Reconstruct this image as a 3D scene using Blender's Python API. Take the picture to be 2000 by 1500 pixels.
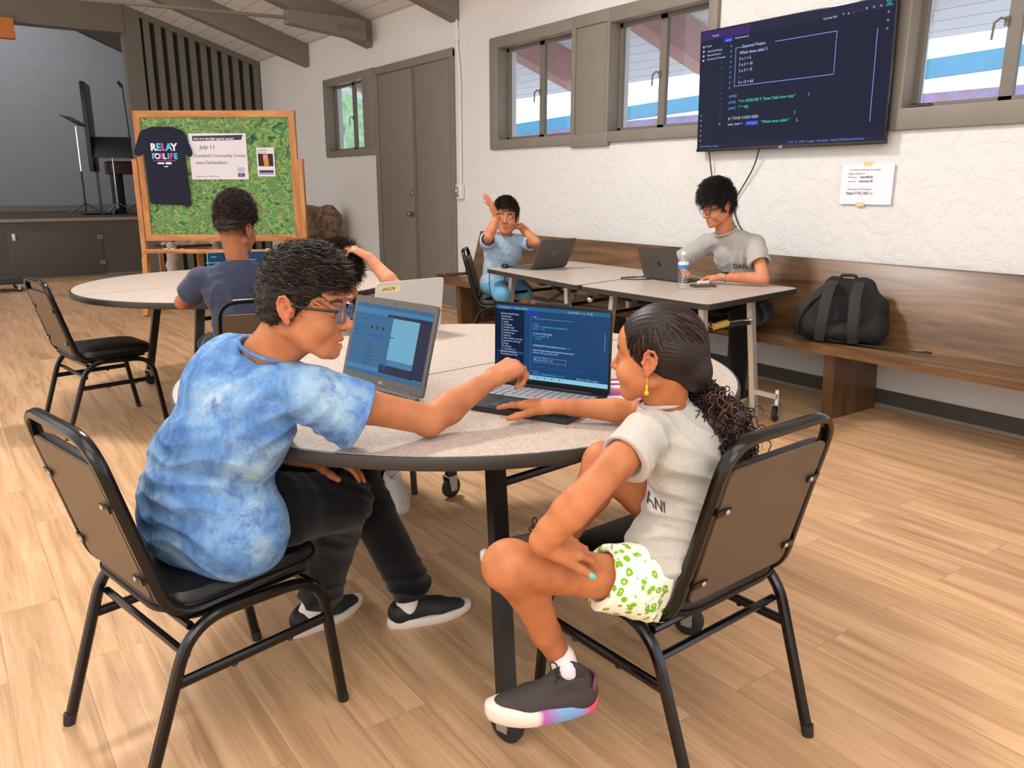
import bpy, bmesh, math, random
import numpy as np
from mathutils import Vector, Matrix, Euler, noise as mnoise

for _o in list(bpy.data.objects): bpy.data.objects.remove(_o)
SC = bpy.context.scene
COL = SC.collection
R = math.radians
PI = math.pi

# ---------------------------------------------------------------- camera, world, light, exposure
cam_d = bpy.data.cameras.new('camera'); cam = bpy.data.objects.new('camera', cam_d); COL.objects.link(cam)
cam_d.sensor_width = 36; cam_d.sensor_fit = 'HORIZONTAL'; cam_d.lens = 28.08; cam_d.clip_start = 0.05; cam_d.clip_end = 200
cam.location = (0, 0, 1.36); cam.rotation_euler = (R(90 - 13.93), 0, R(-35.6))
SC.camera = cam
SC.view_settings.view_transform = 'Standard'; SC.view_settings.look = 'None'
SC.view_settings.gamma = 1.0; SC.view_settings.use_curve_mapping = False
SC.view_settings.exposure = 0.04

world = bpy.data.worlds.new('daylight'); SC.world = world; world.use_nodes = True
_n = world.node_tree.nodes; _l = world.node_tree.links
_bg = _n['Background']
_tc = _n.new('ShaderNodeTexCoord'); _sep = _n.new('ShaderNodeSeparateXYZ'); _rmp = _n.new('ShaderNodeValToRGB')
_l.new(_tc.outputs['Generated'], _sep.inputs[0]); _l.new(_sep.outputs['X'], _rmp.inputs[0])
_rmp.color_ramp.elements[0].position = 0.50; _rmp.color_ramp.elements[0].color = (0.56, 0.545, 0.52, 1)
_rmp.color_ramp.elements[1].position = 0.62; _rmp.color_ramp.elements[1].color = (0.76, 0.88, 1.0, 1)
_l.new(_rmp.outputs[0], _bg.inputs[0]); _bg.inputs[1].default_value = 2.8

def area(name, loc, target, sx, sy, power, color):
    d = bpy.data.lights.new(name, 'AREA'); d.shape = 'RECTANGLE'; d.size = sx; d.size_y = sy; d.energy = power; d.color = color
    o = bpy.data.objects.new(name, d); COL.objects.link(o); o.location = loc
    o.rotation_euler = (Vector(target) - Vector(loc)).to_track_quat('-Z', 'Y').to_euler()
    return o
_sd = bpy.data.lights.new('sun', 'SUN'); _sd.energy = 7.0; _sd.angle = R(0.6); _sd.color = (1.0, 0.96, 0.9)
sun = bpy.data.objects.new('sun', _sd); COL.objects.link(sun); sun.rotation_euler = Vector((0.0, -1.0, -1.3)).to_track_quat('-Z', 'Y').to_euler()
area('hall_ceiling_lamp', (1.35, 4.9, 4.15), (1.25, 2.4, 0.3), 0.75, 0.45, 175, (1.0, 0.95, 0.89))
area('near_hall_fill', (0.6, 0.6, 4.5), (1.0, 1.5, 0), 3.5, 3.5, 115, (1.0, 0.96, 0.91))  # added unseen panel, soft ambient fill for the near part of the room
area('hall_fill_behind', (-1.6, -1.6, 3.0), (1.0, 2.4, 0.5), 2.5, 2.0, 60, (1.0, 0.93, 0.84))  # warm fill added behind and left of the camera, no fixture modelled
area('stage_fill', (1.0, 16.0, 5.0), (1.2, 17.5, 2.0), 3.0, 1.5, 90, (0.95, 0.96, 1.0))  # added area light that lifts the dark stage interior, no visible source
area('far_hall_fill', (1.5, 9.0, 4.3), (1.5, 9.0, 0), 2.0, 4.0, 18, (0.85, 0.92, 1.0))  # unseen overhead fill, its cool tint standing in for skylight

# ---------------------------------------------------------------- materials
def srgb(h):
    h = h.lstrip('#'); v = [int(h[i:i+2], 16) / 255 for i in (0, 2, 4)]
    return tuple((c / 12.92 if c <= 0.04045 else ((c + 0.055) / 1.055) ** 2.4) for c in v) + (1,)
MATS = {}
class NT:
    def __init__(s, name, base='#808080', rough=0.6, metal=0.0, spec=0.5, **kw):
        s.m = bpy.data.materials.new(name); s.m.use_nodes = True; s.t = s.m.node_tree; s.n = s.t.nodes
        s.p = s.n['Principled BSDF']; s.p.inputs['Base Color'].default_value = srgb(base) if isinstance(base, str) else base
        s.p.inputs['Roughness'].default_value = rough; s.p.inputs['Metallic'].default_value = metal
        s.p.inputs['Specular IOR Level'].default_value = spec
        for k, v in kw.items(): s.p.inputs[k.replace('_', ' ')].default_value = v
        MATS[name] = s.m
    def node(s, t, **kw):
        nd = s.n.new('ShaderNode' + t)
        for k, v in kw.items():
            if k.startswith('i_'):
                key = k[2:]; key = int(key) if key.isdigit() else key.replace('_', ' ')
                nd.inputs[key].default_value = v
            else: setattr(nd, k, v)
        return nd
    def link(s, a, b): s.t.links.new(a, b)
    def coords(s, scale=(1, 1, 1), rot=(0, 0, 0), kind='Object'):
        tc = s.node('TexCoord'); mp = s.node('Mapping'); mp.inputs['Scale'].default_value = scale; mp.inputs['Rotation'].default_value = rot
        if kind == 'World': s.link(s.node('NewGeometry').outputs['Position'], mp.inputs[0])
        else: s.link(tc.outputs[kind], mp.inputs[0])
        return mp.outputs[0]
    def noise(s, vec, scale, detail=4, rough=0.55, dist=0.0):
        nd = s.node('TexNoise'); nd.inputs['Scale'].default_value = scale; nd.inputs['Detail'].default_value = detail
        nd.inputs['Roughness'].default_value = rough; nd.inputs['Distortion'].default_value = dist
        if vec is not None: s.link(vec, nd.inputs['Vector'])
        return nd.outputs['Fac']
    def ramp(s, fac, stops):
        nd = s.node('ValToRGB'); e = nd.color_ramp.elements
        while len(e) < len(stops): e.new(0.5)
        for el, (p, c) in zip(e, stops): el.position = p; el.color = srgb(c) if isinstance(c, str) else c
        s.link(fac, nd.inputs[0]); return nd.outputs[0]
    def mix(s, fac, a, b, mode='MIX'):
        nd = s.node('Mix', data_type='RGBA', blend_type=mode)
        for sock, v in ((nd.inputs[0], fac), (nd.inputs[6], a), (nd.inputs[7], b)):
            if hasattr(v, 'is_linked'): s.link(v, sock)
            elif isinstance(v, str): sock.default_value = srgb(v)
            else: sock.default_value = v
        return nd.outputs[2]
    def math(s, op, a, b=0.0):
        nd = s.node('Math', operation=op)
        for sock, v in ((nd.inputs[0], a), (nd.inputs[1], b)):
            if hasattr(v, 'is_linked'): s.link(v, sock)
            else: sock.default_value = v
        return nd.outputs[0]
    def color(s, sock): s.link(sock, s.p.inputs['Base Color']); return s
    def bump(s, h, strength=0.3, dist=0.01):
        b = s.node('Bump'); b.inputs['Strength'].default_value = strength; b.inputs['Distance'].default_value = dist
        s.link(h, b.inputs['Height']); s.link(b.outputs[0], s.p.inputs['Normal']); return s

def plain(name, base, rough=0.6, metal=0.0, spec=0.5, var=0.0, bump=0.0, bscale=60, **kw):
    s = NT(name, base, rough, metal, spec, **kw)
    v = s.coords(kind='Object')
    if var:
        n = s.noise(v, 6); c = srgb(base) if isinstance(base, str) else base
        lo = tuple(x * (1 - var) for x in c[:3]) + (1,); hi = tuple(min(1, x * (1 + var)) for x in c[:3]) + (1,)
        s.color(s.ramp(n, [(0.3, lo), (0.7, hi)]))
    if bump: s.bump(s.noise(v, bscale, 3), bump, 0.004)
    return s.m

def m_floor():
    s = NT('floor_planks', rough=0.42, spec=0.35)
    pos = s.coords(kind='World', rot=(0, 0, R(90)))
    br = s.node('TexBrick', offset=0.37, squash=1.0, i_Scale=1.0, i_Mortar_Size=0.0012, i_Brick_Width=1.22, i_Row_Height=0.182)
    br.inputs['Color1'].default_value = (0, 0, 0, 1); br.inputs['Color2'].default_value = (1, 1, 1, 1); br.inputs['Mortar'].default_value = (0.5, 0.5, 0.5, 1)
    br.inputs['Bias'].default_value = 0.0
    s.link(pos, br.inputs['Vector'])
    # grain, stretched along each plank and shifted from plank to plank
    sc = s.node('VectorMath', operation='MULTIPLY'); s.link(pos, sc.inputs[0]); sc.inputs[1].default_value = (0.42, 5.0, 1)
    off = s.node('VectorMath', operation='SCALE'); s.link(br.outputs['Color'], off.inputs[0]); off.inputs['Scale'].default_value = 9.0
    ad = s.node('VectorMath', operation='ADD'); s.link(sc.outputs[0], ad.inputs[0]); s.link(off.outputs[0], ad.inputs[1])
    g1 = s.noise(ad.outputs[0], 2.2, 7, 0.62, 0.9)
    sc2 = s.node('VectorMath', operation='MULTIPLY'); s.link(ad.outputs[0], sc2.inputs[0]); sc2.inputs[1].default_value = (1.4, 9.0, 1)
    g2 = s.noise(sc2.outputs[0], 3.0, 5, 0.7, 0.3)
    base = s.ramp(g1, [(0.25, '#9a7658'), (0.42, '#bd956f'), (0.56, '#d2a981'), (0.75, '#dfbb93')])
    fine = s.ramp(g2, [(0.35, (0.72, 0.72, 0.72, 1)), (0.6, (1, 1, 1, 1))])
    c = s.mix(0.55, base, fine, 'MULTIPLY')
    knots = s.ramp(s.noise(ad.outputs[0], 4.2, 2, 0.5, 0.6), [(0.67, (1, 1, 1, 1)), (0.77, (0.55, 0.47, 0.42, 1))])
    c = s.mix(0.75, c, knots, 'MULTIPLY')
    tone = s.ramp(br.outputs['Color'], [(0.0, (0.93, 0.92, 0.92, 1)), (1.0, (1.04, 1.03, 1.02, 1))])
    c = s.mix(1.0, c, tone, 'MULTIPLY')
    c = s.mix(s.math('MULTIPLY', br.outputs['Fac'], 0.45), c, '#5d4633')
    s.color(c)
    s.link(s.ramp(g1, [(0.3, (0.5, 0.5, 0.5, 1)), (0.7, (0.36, 0.36, 0.36, 1))]), s.p.inputs['Roughness'])
    s.bump(g2, 0.12, 0.002); return s.m
def m_stucco(name, base):
    s = NT(name, base, 0.85, spec=0.2); v = s.coords(kind='World')
    n1 = s.noise(v, 9, 6, 0.6, 1.2); n2 = s.noise(v, 38, 4, 0.6, 0.4)
    r1 = s.ramp(n1, [(0.44, (0, 0, 0, 1)), (0.56, (1, 1, 1, 1))])
    h = s.math('ADD', s.math('MULTIPLY', r1, 0.7), s.math('MULTIPLY', n2, 0.35))
    s.bump(h, 0.38, 0.012)
    c = srgb(base); st = s.ramp(s.noise(v, 0.9, 2), [(0.52, (1, 1, 1, 1)), (0.75, (0.96, 0.93, 0.88, 1))])
    s.color(s.mix(0.8, c, st, 'MULTIPLY')); return s.m
def m_wood(name, dark, mid, light, axis=0, scale=1.0, rough=0.4, coat=0.0):
    s = NT(name, rough=rough, spec=0.4)
    sc = [3.2 * scale] * 3; sc[axis] = 0.42 * scale
    v = s.coords(scale=tuple(sc)); n = s.noise(v, 2.6, 6, 0.6, 1.3)
    w = s.node('TexWave', wave_type='BANDS', bands_direction='DIAGONAL', i_Scale=1.1, i_Distortion=7.0, i_Detail=3.0)
    w.inputs['Detail Scale'].default_value = 0.9; s.link(v, w.inputs['Vector'])
    c = s.ramp(n, [(0.3, dark), (0.5, mid), (0.72, light)])
    c2 = s.ramp(w.outputs['Fac'], [(0.0, (0.62, 0.6, 0.58, 1)), (0.35, (1, 1, 1, 1))])
    s.color(s.mix(0.6, c, c2, 'MULTIPLY')); s.bump(n, 0.08, 0.003)
    if coat: s.p.inputs['Coat Weight'].default_value = coat; s.p.inputs['Coat Roughness'].default_value = 0.25
    return s.m
def m_laminate():
    s = NT('speckled_laminate', rough=0.38, spec=0.4); v = s.coords(kind='World')
    n = s.noise(v, 260, 2, 0.7); n2 = s.noise(v, 120, 3, 0.6)
    c = s.ramp(n, [(0.33, '#8a7d75'), (0.47, '#b3a69d'), (0.56, '#c0b3a9'), (0.68, '#ddd3ca')])
    s.color(s.mix(0.35, c, s.ramp(n2, [(0.38, '#988a81'), (0.6, '#c9bcb2')]))); return s.m
def m_skin(name, base, dark, red):
    s = NT(name, base, 0.56, spec=0.28); v = s.coords(kind='World')
    n = s.noise(v, 14, 3, 0.5); a = s.node('Attribute', attribute_name='tint')
    c = s.ramp(n, [(0.25, dark), (0.6, base)])
    sep = s.node('SeparateColor'); s.link(a.outputs['Color'], sep.inputs[0])
    c = s.mix(sep.outputs[0], c, red)                 # lips, ears, nails
    c = s.mix(sep.outputs[1], c, '#241813')           # brows
    c = s.mix(sep.outputs[2], c, '#35b6ae')           # painted nail
    s.color(c); s.p.inputs['Subsurface Weight'].default_value = 0.12
    s.p.inputs['Subsurface Radius'].default_value = (0.012, 0.005, 0.003); s.p.inputs['Subsurface Scale'].default_value = 0.6
    s.bump(s.noise(v, 420, 3), 0.06, 0.0006); return s.m
def m_cloth(name, base, var=0.08, weave=900, heather=None, rough=0.9, fold=0.35):
    s = NT(name, base, rough, spec=0.12); v = s.coords(kind='World')
    c = srgb(base); n = s.noise(v, 7, 3)
    lo = tuple(x * (1 - var) for x in c[:3]) + (1,)
    col = s.ramp(n, [(0.3, lo), (0.65, c)])
    if heather: col = s.mix(s.ramp(s.noise(s.coords(kind='World', scale=(1, 1, 2.5)), 330, 3, 0.7), [(0.42, (0, 0, 0, 1)), (0.62, (0.75, 0.75, 0.75, 1))]), col, heather)
    s.color(col)
    b = s.math('ADD', s.math('MULTIPLY', s.noise(v, weave, 2), 0.06), s.math('MULTIPLY', s.noise(v, 11, 3, 0.5, 0.8), fold))
    s.bump(b, 0.5, 0.012); s.p.inputs['Sheen Weight'].default_value = 0.15; return s.m
def m_tiedye():
    s = NT('tie_dye_cotton', rough=0.9, spec=0.1); v = s.coords(kind='World')
    n1 = s.noise(v, 6.5, 6, 0.68, 0.5); n2 = s.noise(v, 20, 6, 0.72, 0.3); n3 = s.noise(s.coords(kind='World', rot=(.5, .3, 1)), 8, 4, 0.6)
    c = s.ramp(n1, [(0.34, '#486b9f'), (0.46, '#5f87b8'), (0.56, '#7c9fc4'), (0.68, '#a3bac8')])
    c = s.mix(s.ramp(n2, [(0.5, (0, 0, 0, 1)), (0.66, (0.75, 0.75, 0.75, 1))]), c, '#48609c')
    c = s.mix(s.ramp(n3, [(0.56, (0, 0, 0, 1)), (0.7, (0.6, 0.6, 0.6, 1))]), c, '#93a9bd')
    s.color(c); b = s.math('ADD', s.math('MULTIPLY', s.noise(v, 700, 2), 0.08), s.math('MULTIPLY', s.noise(v, 12, 3, 0.5, 0.6), 0.3))
    s.bump(b, 0.5, 0.012); return s.m
def m_flowers():
    s = NT('green_floral_cotton', rough=0.85, spec=0.1); v = s.coords(kind='World')
    w = s.node('VectorMath', operation='ADD'); nz = s.node('TexNoise', i_Scale=22.0); s.link(v, nz.inputs['Vector'])
    sc = s.node('VectorMath', operation='SCALE'); sc.inputs['Scale'].default_value = 0.022; s.link(nz.outputs['Color'], sc.inputs[0]); s.link(v, w.inputs[0]); s.link(sc.outputs[0], w.inputs[1])
    vo = s.node('TexVoronoi', feature='F1', i_Scale=52.0); s.link(w.outputs[0], vo.inputs['Vector'])
    g = s.ramp(vo.outputs['Distance'], [(0.40, (1, 1, 1, 1)), (0.45, (0, 0, 0, 1))])
    pick = s.ramp(vo.outputs['Color'], [(0.22, (0, 0, 0, 1)), (0.26, (1, 1, 1, 1))])
    core = s.ramp(vo.outputs['Distance'], [(0.10, (0, 0, 0, 1)), (0.14, (1, 1, 1, 1))])
    f = s.mix(1.0, s.mix(1.0, g, pick, 'MULTIPLY'), core, 'MULTIPLY')
    s.color(s.mix(f, '#eeeadb', '#7fb427')); s.bump(s.noise(v, 11, 3), 0.4, 0.01); return s.m
def m_hair(name, dark, light):
    s = NT(name, dark, 0.5, spec=0.35); a = s.node('Attribute', attribute_name='shade')
    s.color(s.ramp(a.outputs['Fac'], [(0.0, dark), (0.45, dark), (1.0, light)])); return s.m
def m_emit(name, base, strength=1.0, rough=0.25):
    s = NT(name, '#050608', rough, spec=0.14); s.p.inputs['Emission Color'].default_value = srgb(base); s.p.inputs['Emission Strength'].default_value = strength; return s.m
def m_glass(name, tint='#ffffff', rough=0.0):
    s = NT(name, tint, rough, spec=0.5); s.p.inputs['Transmission Weight'].default_value = 1.0; s.p.inputs['IOR'].default_value = 1.1
    return s.m
def m_pane(name='window_glass', ior=1.25, tint=(0.93, 0.97, 1.0, 1), rough=.02):
    m = bpy.data.materials.new(name); m.use_nodes = True; t = m.node_tree; t.nodes.clear()
    o = t.nodes.new('ShaderNodeOutputMaterial'); mx = t.nodes.new('ShaderNodeMixShader'); tr = t.nodes.new('ShaderNodeBsdfTransparent'); gl = t.nodes.new('ShaderNodeBsdfGlossy')
    gl.inputs['Roughness'].default_value = rough; lw = t.nodes.new('ShaderNodeLayerWeight'); lw.inputs[0].default_value = 0.5
    p1 = t.nodes.new('ShaderNodeMath'); p1.operation = 'POWER'; p1.inputs[1].default_value = 5.0; p2 = t.nodes.new('ShaderNodeMath'); p2.operation = 'MULTIPLY_ADD'; p2.inputs[1].default_value = ior - 1.0; p2.inputs[2].default_value = (ior - 1.0) * .12
    tr.inputs[0].default_value = tint
    t.links.new(lw.outputs['Facing'], p1.inputs[0]); t.links.new(p1.outputs[0], p2.inputs[0])
    t.links.new(p2.outputs[0], mx.inputs[0]); t.links.new(tr.outputs[0], mx.inputs[1]); t.links.new(gl.outputs[0], mx.inputs[2]); t.links.new(mx.outputs[0], o.inputs[0])
    MATS[name] = m; return m
def m_jungle():
    s = NT('green_print_fabric', rough=0.85, spec=0.1); v = s.coords(scale=(1, 1, 1.25))
    n = s.noise(v, 9, 3, 0.5, 1.4); n2 = s.noise(v, 13, 3, 0.5, 1.0)
    c = s.ramp(n, [(0.30, '#2c5248'), (0.41, '#55905c'), (0.48, '#a5bb6c'), (0.53, '#44805f'), (0.60, '#7da662'), (0.68, '#35604f'), (0.76, '#bdb981')])
    s.color(s.mix(s.ramp(n2, [(0.58, (0, 0, 0, 1)), (0.66, (0.7, 0.7, 0.7, 1))]), c, '#8a6a48')); return s.m
def m_canvas():
    s = NT('mottled_brown_cloth', rough=0.9); v = s.coords(); n = s.noise(v, 7, 5, 0.6, 1.6)
    s.color(s.ramp(n, [(0.35, '#4f3a2e'), (0.5, '#7c6350'), (0.6, '#8e7a66'), (0.7, '#b9a994')])); s.bump(n, 0.5, 0.02); return s.m
def m_boards(name, base, groove, axis, pitch, rough=0.7):
    s = NT(name, base, rough, spec=0.25); v = s.coords(kind='World'); sp = s.node('SeparateXYZ'); s.link(v, sp.inputs[0])
    f = s.math('FRACT', s.math('DIVIDE', sp.outputs[axis], pitch))
    g = s.ramp(f, [(0.0, (1, 1, 1, 1)), (0.05, (0, 0, 0, 1)), (0.95, (0, 0, 0, 1)), (1.0, (1, 1, 1, 1))])
    s.color(s.mix(g, s.ramp(s.noise(v, 3, 3), [(0.3, tuple(x * 0.93 for x in srgb(base)[:3]) + (1,)), (0.7, base)]), groove)); return s.m

m_floor(); m_stucco('white_stucco', '#dcdbdb'); m_laminate(); m_tiedye(); m_flowers(); m_pane(); m_jungle(); m_canvas()
plain('taupe_paint', '#7d766d', 0.55, var=0.05, bump=0.05, bscale=30)
plain('taupe_trim', '#706960', 0.5, var=0.05)
plain('taupe_dark', '#4b463f', 0.6, var=0.06)
plain('slat_paint', '#6c6963', 0.6)
plain('stage_backing', '#34322f', 0.8)
plain('stage_wall', '#85868a', 0.8, var=0.04)
plain('stage_carpet', '#3b302c', 0.95, var=0.1)
plain('stage_nosing', '#8d8379', 0.6)
m_boards('ceiling_boards', '#dcdcdc', '#9c978f', 0, 0.19)
m_boards('porch_boards', '#dde4f2', '#8796b4', 0, 0.16)
plain('porch_beam', '#b78f8c', 0.8, var=0.08); plain('porch_beam_far', '#9c7474', 0.8, var=0.1)
plain('porch_fascia', '#5aa3cf', 0.7, var=0.06)
plain('tree_leaves', '#93b596', 0.8, var=0.3); plain('porch_ground', '#d8d4cc', 0.9, var=0.1)
def m_brick():
    s = NT('stone_wall', rough=0.9); v = s.coords(kind='World'); n = s.noise(v, 2.5, 5, 0.7, 1.5)
    s.color(s.ramp(n, [(0.3, '#8f8ac6'), (0.5, '#b49fc9'), (0.62, '#b58f98'), (0.75, '#8d9be0')])); return s.m
m_brick()
m_wood('pew_oak', '#47311e', '#67492e', '#87633f', axis=1, scale=1.0, rough=0.36, coat=0.12)
m_wood('pew_oak_upright', '#442e1d', '#5f432b', '#775536', axis=2, scale=1.0, rough=0.34, coat=0.3)
m_wood('easel_oak', '#b0743f', '#c98a52', '#dba46c', axis=0, rough=0.45)
m_wood('easel_oak_upright', '#a86c3a', '#c4854e', '#d49c64', axis=2, rough=0.45)
m_wood('dark_table_wood', '#3a1f18', '#4a2a20', '#5b352a', axis=0)
plain('gloss_black_tube', '#090808', 0.2, spec=0.42)
plain('worn_black_metal', '#131211', 0.35, spec=0.5, var=0.2)
plain('black_vinyl', '#0c0b0b', 0.36, spec=0.38, bump=0.12, bscale=240)
plain('brown_backboard', '#5b4a3b', 0.42, spec=0.4, var=0.03)
plain('table_edge', '#2b2825', 0.45); plain('pale_steel', '#d6d0c8', 0.25, metal=0.7); plain('chrome', '#d8d8d8', 0.12, metal=1.0)
plain('rubber_wheel', '#1c1b1b', 0.6); plain('zinc', '#aeb0b0', 0.35, metal=0.8); plain('amber_plastic', '#c9a24e', 0.35)
plain('laptop_grey', '#5b5652', 0.42, metal=0.35); plain('laptop_dark', '#25262b', 0.4, metal=0.2); plain('laptop_silver', '#bdbcba', 0.38, metal=0.25)
plain('laptop_bezel', '#151517', 0.3); plain('mac_grey', '#56524f', 0.38, metal=0.5); plain('logo_dark', '#2b2928', 0.15, metal=0.4); plain('logo_silver', '#a9a39c', 0.25, metal=0.8)
plain('key_grey', '#3c3f47', 0.5); plain('key_silver', '#8f9196', 0.5); plain('touchpad', '#33343a', 0.3); plain('white_bezel', '#dddcd8', 0.4)
plain('white_plastic', '#e6e3dc', 0.45); plain('paper_white', '#e6e3ee', 0.8); plain('masking_tape', '#d9c58e', 0.7); plain('ink', '#2a2a33', 0.8)
plain('marker_blue', '#28305e', 0.8); plain('banner_purple', '#3d3358', 0.7); plain('logo_purple', '#3c3470', 0.7); plain('print_blue', '#4f84c4', 0.7)
plain('navy_tee', '#141a33', 0.9, bump=0.2, bscale=20); plain('print_white', '#eef0f4', 0.7); plain('print_cyan', '#5cc6e8', 0.7); plain('print_magenta', '#c94fb4', 0.7)
plain('print_orange', '#d98a2e', 0.7); plain('photo_brown', '#4f2f2b', 0.7); plain('photo_pink', '#d79a8c', 0.7); plain('photo_dark', '#231a1f', 0.7)
plain('black_plastic', '#141414', 0.4); plain('black_gloss', '#08080a', 0.12); plain('cable_black', '#17161a', 0.5); plain('brass', '#a5906c', 0.3, metal=0.9)
plain('nylon_black', '#0c0b0d', 0.8, bump=0.4, bscale=60); plain('nylon_strap', '#272321', 0.8, bump=0.3, bscale=120)
plain('pouch_pink', '#b8486f', 0.5); plain('folder_blue', '#b4c8e8', 0.4); plain('pouch_white', '#dfe2ea', 0.5); plain('phone_brown', '#5b4030', 0.35); plain('linen', '#b3a597', 0.9, bump=0.4, bscale=20)
plain('chalk_white', '#e8e6df', 0.8); plain('chalk_yellow', '#e2b95c', 0.8); plain('painted_orange', '#c87a3c', 0.6)
plain('white_rubber', '#d9cfc4', 0.6, var=0.06); plain('shoe_black', '#121214', 0.6, bump=0.3, bscale=260); plain('shoe_charcoal', '#3a3231', 0.8, bump=0.4, bscale=300)
plain('shoe_white_knit', '#cfc7c3', 0.8, bump=0.4, bscale=220); plain('sock_white', '#e6e0de', 0.9, bump=0.3, bscale=200); plain('sock_pink', '#f0dcdc', 0.9, bump=0.3, bscale=200)
def m_airsole():
    s = NT('rainbow_sole', rough=0.4); tc = s.coords(); sp = s.node('SeparateXYZ'); s.link(tc, sp.inputs[0])
    f = s.math('ADD', s.math('MULTIPLY', sp.outputs[0], 4.1), 2.25)
    s.color(s.ramp(f, [(0.0, '#e2d6c8'), (0.33, '#e2d6c8'), (0.38, '#b455a8'), (0.55, '#6fa6d2'), (0.72, '#7e9fe0'), (0.82, '#f04d74'), (1.0, '#ee5b86')])); return s.m
m_airsole()
plain('glitter_pink', '#8e5a66', 0.25, metal=0.4, var=0.3)
m_skin('skin_tan', '#b57450', '#9a5f3d', '#a04a3a'); m_skin('skin_girl', '#ba744b', '#9c5b38', '#a85545'); m_skin('skin_light', '#c98664', '#b8714f', '#b45a48')
m_skin('skin_brown', '#a4694a', '#8a5339', '#8c4535'); m_skin('skin_pink', '#cf9273', '#bd7a5c', '#b9604f')
m_cloth('navy_cotton', '#3a4056', fold=0.4); m_cloth('grey_heather', '#b0a9a1', heather='#c8c2ba', fold=0.45); m_cloth('grey_marl', '#9c9a98', heather='#c4c0bc', fold=0.5)
m_cloth('pale_blue_cotton', '#9fb3cb', fold=0.5); m_cloth('black_denim', '#0e0f13', var=0.4, fold=0.6); m_cloth('black_trouser', '#101013', var=0.2, fold=0.5)
m_cloth('blue_shorts', '#3f7fc0', var=0.4, heather='#8ed0d2', fold=0.4)
m_hair('hair_black_brown', '#0d0807', '#6a5040'); m_hair('hair_brown', '#1f1411', '#4e3429'); m_hair('hair_black', '#08080a', '#23232a'); m_hair('hair_girl', '#1c1110', '#6e4a3e')
plain('eye_white', '#d8d0c8', 0.2); plain('iris_brown', '#1b0f0a', 0.1); plain('glasses_black', '#0f1217', 0.3); plain('glasses_blue', '#35618a', 0.25); plain('teeth', '#e9e4da', 0.4)
m_pane('lens_glass', 1.5, (0.95, 0.96, 0.98, 1), .02); m_pane('clear_plastic', 1.9, (0.95, 0.97, 0.98, 1), .06)
plain('water_label', '#3f7fd0', 0.4); plain('label_white', '#dfe6f0', 0.4); plain('label_red', '#c3323c', 0.4)
plain('earring_gold', '#e0b01e', 0.3, metal=0.2); plain('scrunchie', '#c9b9ae', 0.8); plain('nail_teal', '#43c0b8', 0.25)
m_emit('screen_navy', '#0b1030', 0.9, 0.16); m_emit('screen_blue', '#1b4370', 0.95, 0.3); m_emit('screen_side', '#101f3c', 0.9, 0.3); m_emit('screen_panel', '#3d7fae', 0.85, 0.3); m_emit('screen_panel_dark', '#2f6a98', 0.8, 0.3); m_emit('screen_pale', '#6fb0cd', 0.85, 0.3)
m_emit('screen_indigo', '#1b1c3d', 0.9, 0.2); m_emit('screen_taskbar', '#8ed3e6', 0.9, 0.3); m_emit('glow_white', '#b9cdf2', 1.0); m_emit('glow_blue', '#6f9cf0', 1.0); m_emit('glow_green', '#3fe0b0', 1.0)
m_emit('glow_line', '#7ea6f0', 0.9); m_emit('glow_purple', '#3a1b6b', 0.9); m_emit('glow_tab', '#2238c8', 0.9); m_emit('glow_dim', '#3d5a98', 0.9); m_emit('glow_teal', '#4ec6dc', 0.95); m_emit('glow_yellow', '#e8d36a', 1.0)
m_emit('screen_teal', '#16365a', 0.9)
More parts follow.
